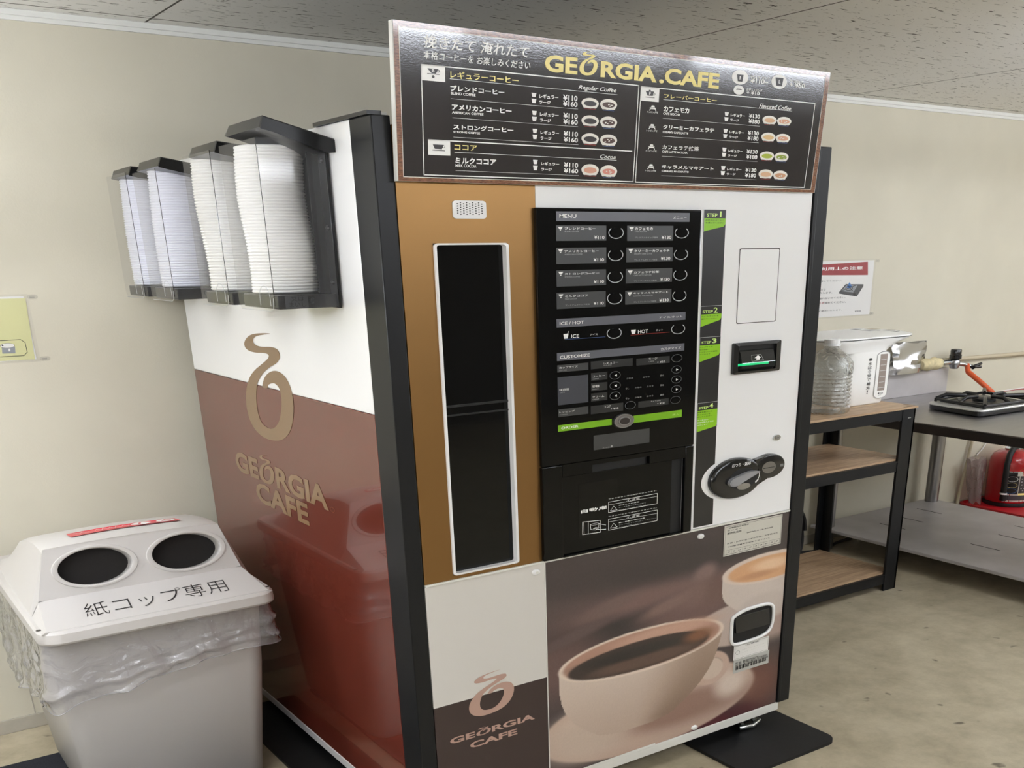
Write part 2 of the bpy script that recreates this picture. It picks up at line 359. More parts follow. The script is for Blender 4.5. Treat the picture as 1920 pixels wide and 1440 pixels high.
STEP_H = 0.0005
def draw(mb, items, fn, logo=None):
    """prints: flat inked shapes laid on a surface fn(a, b, height)"""
    for it in items:
        k = it[0]
        if k == 't':
            _, body, a0, b0, a1, b1, m, bold, sh, ly = it
            vs, fs = text_geo(body, bold, sh)
            mb.add([fn(a0 + p[0] * (a1 - a0), b0 + p[1] * (b1 - b0), ly * STEP_H) for p in vs], fs, m)
        elif k == 'p': mb.sheet(it[1], fn, it[3] * STEP_H, it[2])
        elif k == 'l':
            _, pts, wd, m, ly, cl = it
            P = list(pts) + ([pts[0]] if cl else [])
            for i in range(len(P) - 1):
                a, c = Vector(P[i]), Vector(P[i + 1]); d = c - a
                if d.length < 1e-6: continue
                q = d.normalized(); nrm = Vector((-q.y, q.x)) * (wd / 2); n = max(1, int(abs(d.y) / 0.025))
                e = q * (wd / 2 if (cl or len(P) > 2) else 0); a = a - e; d = d + 2 * e
                for j in range(n):
                    s0, s1 = a + d * (j / n), a + d * ((j + 1) / n)
                    mb.add([fn(*(s0 - nrm), ly * STEP_H), fn(*(s1 - nrm), ly * STEP_H), fn(*(s1 + nrm), ly * STEP_H), fn(*(s0 + nrm), ly * STEP_H)], [(0, 1, 2, 3)], m)
        elif k == 'e': mb.sheet(ellip(it[1], it[2], it[3], it[4]), fn, it[6] * STEP_H, it[5])
        elif k == 'c':
            _, cx, cz, rx, rz, wd, m, a0, a1, ly = it
            n = 32; asp = rz / rx
            A = [(math.radians(a0 + (a1 - a0) * i / n)) for i in range(n + 1)]
            vs = []
            for t in A:
                vs.append(fn(cx + rx * math.cos(t), cz + rz * math.sin(t), ly * STEP_H)); vs.append(fn(cx + (rx - wd) * math.cos(t), cz + (rz - wd * (0.5 + asp / 2)) * math.sin(t), ly * STEP_H))
            mb.add(vs, [(2 * i, 2 * i + 2, 2 * i + 3, 2 * i + 1) for i in range(n)], m)
        elif k == 'logo':
            _, a0, b0, a1, b1, m, ly = it
            P = smooth_closed(LOGO, 3)
            mb.sheet([(a0 + p[0] * (a1 - a0), b0 + p[1] * (b1 - b0)) for p in P], fn, ly * STEP_H, m)
        elif k == 'bowl':
            _, a0, b0, a1, b1, m, tx, lm = it
            w_, h_ = a1 - a0, b1 - b0; c = (a0 + a1) / 2
            top = [(c + w_ / 2 * math.cos(t), b0 + h_ * 0.48 + h_ * 0.52 * math.sin(t)) for t in np.linspace(-0.25, PI + 0.25, 20)]
            mb.sheet([(c + w_ * 0.36, b0)] + top + [(c - w_ * 0.36, b0)], fn, 2 * STEP_H, 'bowlwhite')
            mb.sheet(ellip(c, b0 + h_ * 0.44, w_ * 0.37, h_ * 0.27, 20), fn, 3 * STEP_H, m)
            if m.endswith('ice'):
                rr = random.Random(int(a0 * 1e4))
                for _i in range(5):
                    q = (c + w_ * rr.uniform(-0.22, 0.22), b0 + h_ * rr.uniform(0.3, 0.56)); mb.sheet(ellip(q[0], q[1], w_ * 0.05, h_ * 0.05, 6), fn, 4 * STEP_H, 'bowlwhite')
            vs, fs = text_geo(tx, 0.02, 0)
            mb.add([fn(c - w_ * 0.14 + p[0] * w_ * 0.28, b0 - h_ * 0.05 + p[1] * h_ * 0.13, 4 * STEP_H) for p in vs], fs, 'white')
            mb.sheet([(c - w_ * 0.33, b0 - h_ * 0.12), (c + w_ * 0.33, b0 - h_ * 0.12), (c + w_ * 0.33, b0 - h_ * 0.08), (c - w_ * 0.33, b0 - h_ * 0.08)], fn, 3 * STEP_H, lm)
        elif k == 'crown':
            _, a0, b0, a1, b1 = it; w_, h_ = a1 - a0, b1 - b0
            g = lambda P: [(a0 + x * w_, b0 + y * h_) for x, y in P]
            mb.sheet(g([(0.2, 0.3), (0.8, 0.3), (0.95, 0.6), (0.05, 0.6)]), fn, 2 * STEP_H, 'white')
            mb.sheet(g([(0.22, 0.65), (0.78, 0.65), (0.68, 1.0), (0.32, 1.0)]), fn, 2 * STEP_H, 'white')
            mb.sheet(g([(0, 0), (0.1, 0), (0.2, 0.25), (0.12, 0.4)]), fn, 2 * STEP_H, 'white'); mb.sheet(g([(0.9, 0), (1, 0), (0.88, 0.4), (0.8, 0.25)]), fn, 2 * STEP_H, 'white')
    return mb


# ------------------------------------------------------------------ measured print layouts (metres on each surface)
SIGN_PRINT = [('t', '挽きたて 淹れたて', 0.0755, 0.264, 0.354, 0.2885, 'white', 0.012, 0.12, 2), ('t', '本格コーヒーを お楽しみください', 0.0737, 0.2425, 0.357, 0.258, 'white', 0.01, 0.1, 2), ('t', 'GE', 0.3982, 0.2414, 0.4944, 0.2767, 'yellow', 0.035, 0, 2), ('logo', 0.5007, 0.2421, 0.5547, 0.2923, 'yellow', 2), ('t', 'RGIA', 0.5649, 0.2412, 0.7453, 0.2758, 'yellow', 0.035, 0, 2), ('c', 0.7578, 0.2461, 0.0045, 0.0029, 0.0009, 'yellow', 0, 360, 2), ('t', '.CAFE', 0.7537, 0.241, 0.9615, 0.2764, 'yellow', 0.035, 0, 2), ('l', [(0.0682, 0.2316), (0.6877, 0.2316), (0.6877, 0.0137), (0.0682, 0.0137)], 0.0022, 'white', 2, 1), ('l', [(0.0814, 0.0857), (0.6787, 0.0842)], 0.0022, 'white', 2, 0), ('p', [(0.0671, 0.2017), (0.128, 0.2017), (0.128, 0.2327), (0.0671, 0.2327)], 'white', 2), ('p', [(0.0803, 0.0552), (0.1384, 0.0552), (0.1384, 0.0866), (0.0803, 0.0866)], 'white', 2), ('p', [(0.0826, 0.2253), (0.1102, 0.2256), (0.1042, 0.2162), (0.0936, 0.2164)], 'charcoal', 3), ('c', 0.1093, 0.2218, 0.0046, 0.0029, 0.0012, 'charcoal', 0, 360, 3), ('l', [(0.0823, 0.2153), (0.113, 0.2151)], 0.0012, 'charcoal', 3, 0), ('e', 0.0972, 0.21, 0.0034, 0.0029, 'charcoal', 3), ('t', 'B', 0.094, 0.2184, 0.1003, 0.2243, 'white', 0.03, 0, 4), ('p', [(0.0924, 0.0768), (0.1214, 0.0767), (0.1161, 0.0677), (0.0976, 0.0679)], 'charcoal', 3), ('c', 0.1205, 0.073, 0.0044, 0.0027, 0.0012, 'charcoal', 0, 360, 3), ('l', [(0.0913, 0.0652), (0.1239, 0.0646)], 0.0014, 'charcoal', 3, 0), ('t', 'レギュラーコーヒー', 0.1413, 0.2107, 0.3249, 0.225, 'yellow', 0.02, 0, 2), ('l', [(0.1398, 0.2091), (0.6206, 0.2072)], 0.0009, 'white', 2, 0), ('t', 'Regular Coffee', 0.4992, 0.2093, 0.6172, 0.2206, 'white', 0.012, 0.35, 2), ('t', 'ブレンドコーヒー', 0.1409, 0.1858, 0.2856, 0.197, 'white', 0.035, 0, 2), ('t', 'BLEND COFFEE', 0.1419, 0.1785, 0.2073, 0.1837, 'white', 0.025, 0, 2), ('l', [(0.1418, 0.1703), (0.4999, 0.1694)], 0.0006, 'white', 2, 0), ('t', 'アメリカンコーヒー', 0.1441, 0.1484, 0.3061, 0.1597, 'white', 0.035, 0, 2), ('t', 'AMERICAN COFFEE', 0.1444, 0.141, 0.2286, 0.146, 'white', 0.025, 0, 2), ('l', [(0.1458, 0.1326), (0.5018, 0.1314)], 0.0006, 'white', 2, 0), ('t', 'ストロングコーヒー', 0.1466, 0.1094, 0.3117, 0.1202, 'white', 0.035, 0, 2), ('t', 'STRONG COFFEE', 0.1473, 0.1025, 0.2191, 0.1066, 'white', 0.025, 0, 2), ('l', [(0.1475, 0.0937), (0.5052, 0.0921)], 0.0006, 'white', 2, 0), ('t', 'ミルクココア', 0.1514, 0.0395, 0.2641, 0.0526, 'white', 0.035, 0, 2), ('t', 'MILK COCOA', 0.1521, 0.0327, 0.2089, 0.0385, 'white', 0.025, 0, 2), ('l', [(0.152, 0.0248), (0.5102, 0.0236)], 0.0006, 'white', 2, 0), ('t', 'ココア', 0.1498, 0.0674, 0.2108, 0.079, 'yellow', 0.02, 0, 2), ('l', [(0.1498, 0.0627), (0.629, 0.0618)], 0.0009, 'white', 2, 0), ('t', 'Cocoa', 0.5754, 0.0642, 0.6257, 0.0734, 'white', 0.012, 0.35, 2), ('t', 'レギュラー', 0.3847, 0.1859, 0.4402, 0.1946, 'white', 0.03, 0, 2), ('t', 'ラージ', 0.385, 0.1741, 0.4176, 0.1816, 'white', 0.03, 0, 2), ('t', '¥110', 0.4539, 0.1856, 0.4976, 0.1974, 'white', 0.03, 0, 2), ('t', '¥160', 0.4544, 0.1733, 0.4982, 0.1847, 'white', 0.03, 0, 2), ('p', [(0.3645, 0.1873), (0.3735, 0.1873), (0.376, 0.1957), (0.362, 0.1957)], 'white', 2), ('p', [(0.3648, 0.1748), (0.3738, 0.1748), (0.3763, 0.1837), (0.3623, 0.1837)], 'white', 2), ('bowl', 0.51, 0.1736, 0.5636, 0.1953, 'coffee', 'HOT', 'redline'), ('bowl', 0.5678, 0.1735, 0.6216, 0.1962, 'coffeeice', 'ICE', 'blueline'), ('t', 'レギュラー', 0.3875, 0.1485, 0.4426, 0.1568, 'white', 0.03, 0, 2), ('t', 'ラージ', 0.3879, 0.1366, 0.4203, 0.1438, 'white', 0.03, 0, 2), ('t', '¥110', 0.4564, 0.1476, 0.5001, 0.1592, 'white', 0.03, 0, 2), ('t', '¥160', 0.4569, 0.1352, 0.5008, 0.1463, 'white', 0.03, 0, 2), ('p', [(0.3669, 0.1499), (0.3758, 0.1499), (0.3783, 0.1586), (0.3644, 0.1586)], 'white', 2), ('p', [(0.3672, 0.1373), (0.3762, 0.1373), (0.3787, 0.1463), (0.3647, 0.1463)], 'white', 2), ('bowl', 0.512, 0.1354, 0.5661, 0.1578, 'coffee', 'HOT', 'redline'), ('bowl', 0.5703, 0.1348, 0.6245, 0.1583, 'coffeeice', 'ICE', 'blueline'), ('t', 'レギュラー', 0.3904, 0.1104, 0.445, 0.1184, 'white', 0.03, 0, 2), ('t', 'ラージ', 0.3907, 0.0985, 0.423, 0.1055, 'white', 0.03, 0, 2), ('t', '¥110', 0.459, 0.1089, 0.5028, 0.1203, 'white', 0.03, 0, 2), ('t', '¥160', 0.4595, 0.0966, 0.5034, 0.1073, 'white', 0.03, 0, 2), ('p', [(0.3693, 0.1119), (0.3782, 0.1119), (0.3807, 0.1209), (0.3668, 0.1209)], 'white', 2), ('p', [(0.3696, 0.0991), (0.3785, 0.0991), (0.381, 0.1085), (0.3671, 0.1085)], 'white', 2), ('bowl', 0.5141, 0.0956, 0.5686, 0.1188, 'coffee', 'HOT', 'redline'), ('bowl', 0.5728, 0.0945, 0.6275, 0.1188, 'coffeeice', 'ICE', 'blueline'), ('t', 'レギュラー', 0.3942, 0.0434, 0.4486, 0.0507, 'white', 0.03, 0, 2), ('t', 'ラージ', 0.3945, 0.0313, 0.4268, 0.0379, 'white', 0.03, 0, 2), ('t', '¥110', 0.4628, 0.0408, 0.5069, 0.0518, 'white', 0.03, 0, 2), ('t', '¥160', 0.4633, 0.0285, 0.5076, 0.0386, 'white', 0.03, 0, 2), ('p', [(0.3724, 0.0451), (0.3813, 0.0451), (0.3838, 0.0544), (0.3699, 0.0544)], 'white', 2), ('p', [(0.3728, 0.0319), (0.3817, 0.0319), (0.3842, 0.0417), (0.3703, 0.0417)], 'white', 2), ('bowl', 0.5177, 0.0255, 0.573, 0.0502, 'cocoa', 'HOT', 'redline'), ('bowl', 0.5773, 0.0236, 0.6328, 0.0493, 'cocoaice', 'ICE', 'blueline'), ('l', [(0.6958, 0.2297), (1.3413, 0.2297), (1.3413, 0.0129), (0.6958, 0.0129)], 0.0022, 'white', 2, 1), ('p', [(0.6946, 0.199), (0.7567, 0.199), (0.7567, 0.2304), (0.6946, 0.2304)], 'white', 2), ('p', [(0.7111, 0.221), (0.7386, 0.2214), (0.7356, 0.2115), (0.7179, 0.2112)], 'charcoal', 3), ('c', 0.7391, 0.2157, 0.004, 0.0032, 0.0012, 'charcoal', 0, 360, 3), ('l', [(0.7111, 0.2079), (0.7419, 0.2077)], 0.0013, 'charcoal', 3, 0), ('t', 'F', 0.7228, 0.2128, 0.7277, 0.2194, 'white', 0.03, 0, 4), ('e', 0.7246, 0.2229, 0.0035, 0.0016, 'charcoal', 3), ('t', 'フレーバーコーヒー', 0.7737, 0.2096, 0.9593, 0.219, 'yellow', 0.02, 0, 2), ('l', [(0.7721, 0.2058), (1.2505, 0.2054)], 0.0009, 'white', 2, 0), ('t', 'Flavored Coffee', 1.1192, 0.2063, 1.2459, 0.2169, 'white', 0.012, 0.35, 2), ('t', 'カフェモカ', 0.7748, 0.1792, 0.8639, 0.1916, 'white', 0.035, 0, 2), ('t', 'CAFE MOCHA', 0.7748, 0.1717, 0.8336, 0.1772, 'white', 0.025, 0, 2), ('l', [(0.7745, 0.1636), (1.1296, 0.1623)], 0.0006, 'white', 2, 0), ('crown', 0.7269, 0.1785, 0.7508, 0.1904), ('t', 'トッピング可', 0.7206, 0.1731, 0.7569, 0.1777, 'white', 0.03, 0, 2), ('t', '¥130', 1.0838, 0.1802, 1.1265, 0.1907, 'white', 0.03, 0, 2), ('t', '¥180', 1.0845, 0.1673, 1.1273, 0.1784, 'white', 0.03, 0, 2), ('t', 'レギュラー', 1.015, 0.1801, 1.0689, 0.188, 'white', 0.03, 0, 2), ('t', 'ラージ', 1.0148, 0.169, 1.0483, 0.1753, 'white', 0.03, 0, 2), ('p', [(0.9947, 0.1811), (1.0049, 0.1811), (1.0077, 0.1895), (0.9919, 0.1895)], 'white', 2), ('p', [(0.9952, 0.1687), (1.0053, 0.1687), (1.0082, 0.1775), (0.9923, 0.1775)], 'white', 2), ('bowl', 1.1374, 0.1695, 1.1941, 0.1896, 'latte', 'HOT', 'redline'), ('bowl', 1.1951, 0.1696, 1.2528, 0.1897, 'latteice', 'ICE', 'blueline'), ('t', 'クリーミーカフェラテ', 0.777, 0.1388, 0.9591, 0.1494, 'white', 0.035, 0, 2), ('t', 'CREAMY CAFE LATTE', 0.7775, 0.1301, 0.8666, 0.1351, 'white', 0.025, 0, 2), ('l', [(0.7767, 0.1224), (1.132, 0.1215)], 0.0006, 'white', 2, 0), ('crown', 0.7285, 0.1365, 0.7526, 0.1485), ('t', 'トッピング可', 0.7222, 0.1311, 0.7587, 0.1355, 'white', 0.03, 0, 2), ('t', '¥130', 1.0859, 0.1392, 1.129, 0.1495, 'white', 0.03, 0, 2), ('t', '¥180', 1.0867, 0.1261, 1.1298, 0.137, 'white', 0.03, 0, 2), ('t', 'レギュラー', 1.0166, 0.1396, 1.0709, 0.1472, 'white', 0.03, 0, 2), ('t', 'ラージ', 1.0165, 0.1284, 1.0502, 0.1344, 'white', 0.03, 0, 2), ('p', [(0.9963, 0.1407), (1.0064, 0.1407), (1.0093, 0.1493), (0.9934, 0.1493)], 'white', 2), ('p', [(0.9967, 0.1281), (1.0069, 0.1281), (1.0098, 0.1371), (0.9938, 0.1371)], 'white', 2), ('bowl', 1.14, 0.1274, 1.1971, 0.1482, 'latte2', 'HOT', 'redline'), ('bowl', 1.1981, 0.1271, 1.2562, 0.1479, 'latteice', 'ICE', 'blueline'), ('t', 'カフェラテ抹茶', 0.7798, 0.0928, 0.9102, 0.1033, 'white', 0.035, 0, 2), ('t', 'CAFE LATTE MATCHA', 0.7802, 0.0845, 0.8699, 0.0896, 'white', 0.025, 0, 2), ('l', [(0.7803, 0.0761), (1.1353, 0.0749)], 0.0006, 'white', 2, 0), ('crown', 0.7308, 0.0904, 0.7551, 0.1023), ('t', 'トッピング可', 0.7245, 0.0849, 0.7613, 0.089, 'white', 0.03, 0, 2), ('t', '¥130', 1.0888, 0.0934, 1.1322, 0.1036, 'white', 0.03, 0, 2), ('t', '¥180', 1.0896, 0.0802, 1.133, 0.0909, 'white', 0.03, 0, 2), ('t', 'レギュラー', 1.0189, 0.0944, 1.0736, 0.1017, 'white', 0.03, 0, 2), ('t', 'ラージ', 1.0188, 0.0831, 1.0528, 0.0889, 'white', 0.03, 0, 2), ('p', [(0.9984, 0.0956), (1.0086, 0.0956), (1.0115, 0.1046), (0.9955, 0.1046)], 'white', 2), ('p', [(0.9988, 0.0829), (1.0092, 0.0829), (1.0121, 0.0922), (0.9959, 0.0922)], 'white', 2), ('bowl', 1.1419, 0.0802, 1.1996, 0.1018, 'matcha', 'HOT', 'redline'), ('bowl', 1.2006, 0.0794, 1.2592, 0.101, 'matchaice', 'ICE', 'blueline'), ('t', 'キャラメルマキアート', 0.7824, 0.0471, 0.9699, 0.056, 'white', 0.035, 0, 2), ('t', 'CARAMEL MACHIATTO', 0.7833, 0.0392, 0.8798, 0.0436, 'white', 0.025, 0, 2), ('l', [(0.7834, 0.0302), (1.1394, 0.0283)], 0.0006, 'white', 2, 0), ('crown', 0.7331, 0.0443, 0.7577, 0.0562), ('t', 'トッピング可', 0.7268, 0.0388, 0.7639, 0.0426, 'white', 0.03, 0, 2), ('t', '¥130', 1.0916, 0.0476, 1.1354, 0.0575, 'white', 0.03, 0, 2), ('t', '¥180', 1.0924, 0.0341, 1.1362, 0.0446, 'white', 0.03, 0, 2), ('t', 'レギュラー', 1.0211, 0.0492, 1.0763, 0.0561, 'white', 0.03, 0, 2), ('t', 'ラージ', 1.021, 0.0377, 1.0553, 0.0433, 'white', 0.03, 0, 2), ('p', [(1.0004, 0.0505), (1.0108, 0.0505), (1.0137, 0.0597), (0.9975, 0.0597)], 'white', 2), ('p', [(1.0009, 0.0375), (1.0113, 0.0375), (1.0142, 0.0471), (0.998, 0.0471)], 'white', 2), ('bowl', 1.1451, 0.0335, 1.2033, 0.056, 'latte', 'HOT', 'redline'), ('bowl', 1.2043, 0.0322, 1.2634, 0.0546, 'caramelice', 'ICE', 'blueline'), ('e', 1.0364, 0.2734, 0.0308, 0.0169, 'white', 2), ('e', 1.1861, 0.2729, 0.0307, 0.0168, 'white', 2), ('e', 1.0362, 0.2436, 0.0199, 0.011, 'white', 2), ('p', [(1.0232, 0.2791), (1.0478, 0.2794), (1.0454, 0.2636), (1.0287, 0.2635)], 'charcoal', 3), ('t', 'R', 1.0333, 0.2677, 1.04, 0.2758, 'white', 0.03, 0, 4), ('p', [(1.1695, 0.282), (1.2012, 0.2827), (1.1985, 0.263), (1.1771, 0.2627)], 'charcoal', 3), ('t', 'L', 1.1836, 0.2688, 1.1905, 0.2772, 'white', 0.03, 0, 4), ('p', [(1.0243, 0.2437), (1.0477, 0.2443), (1.0415, 0.2467), (1.0283, 0.2464)], 'charcoal', 3), ('t', 'レギュラーカップ', 1.0748, 0.2755, 1.1465, 0.2815, 'white', 0.03, 0, 2), ('t', '¥110~', 1.076, 0.2628, 1.1438, 0.2757, 'white', 0.03, 0, 2), ('t', 'ラージカップ', 1.2264, 0.2745, 1.2811, 0.2815, 'white', 0.03, 0, 2), ('t', '+ ¥50', 1.2271, 0.2637, 1.2906, 0.2753, 'white', 0.03, 0, 2), ('t', '各種トッピング', 1.0642, 0.2443, 1.1244, 0.2503, 'white', 0.03, 0, 2), ('t', '+ ¥10', 1.0656, 0.2357, 1.1153, 0.2449, 'white', 0.03, 0, 2)]
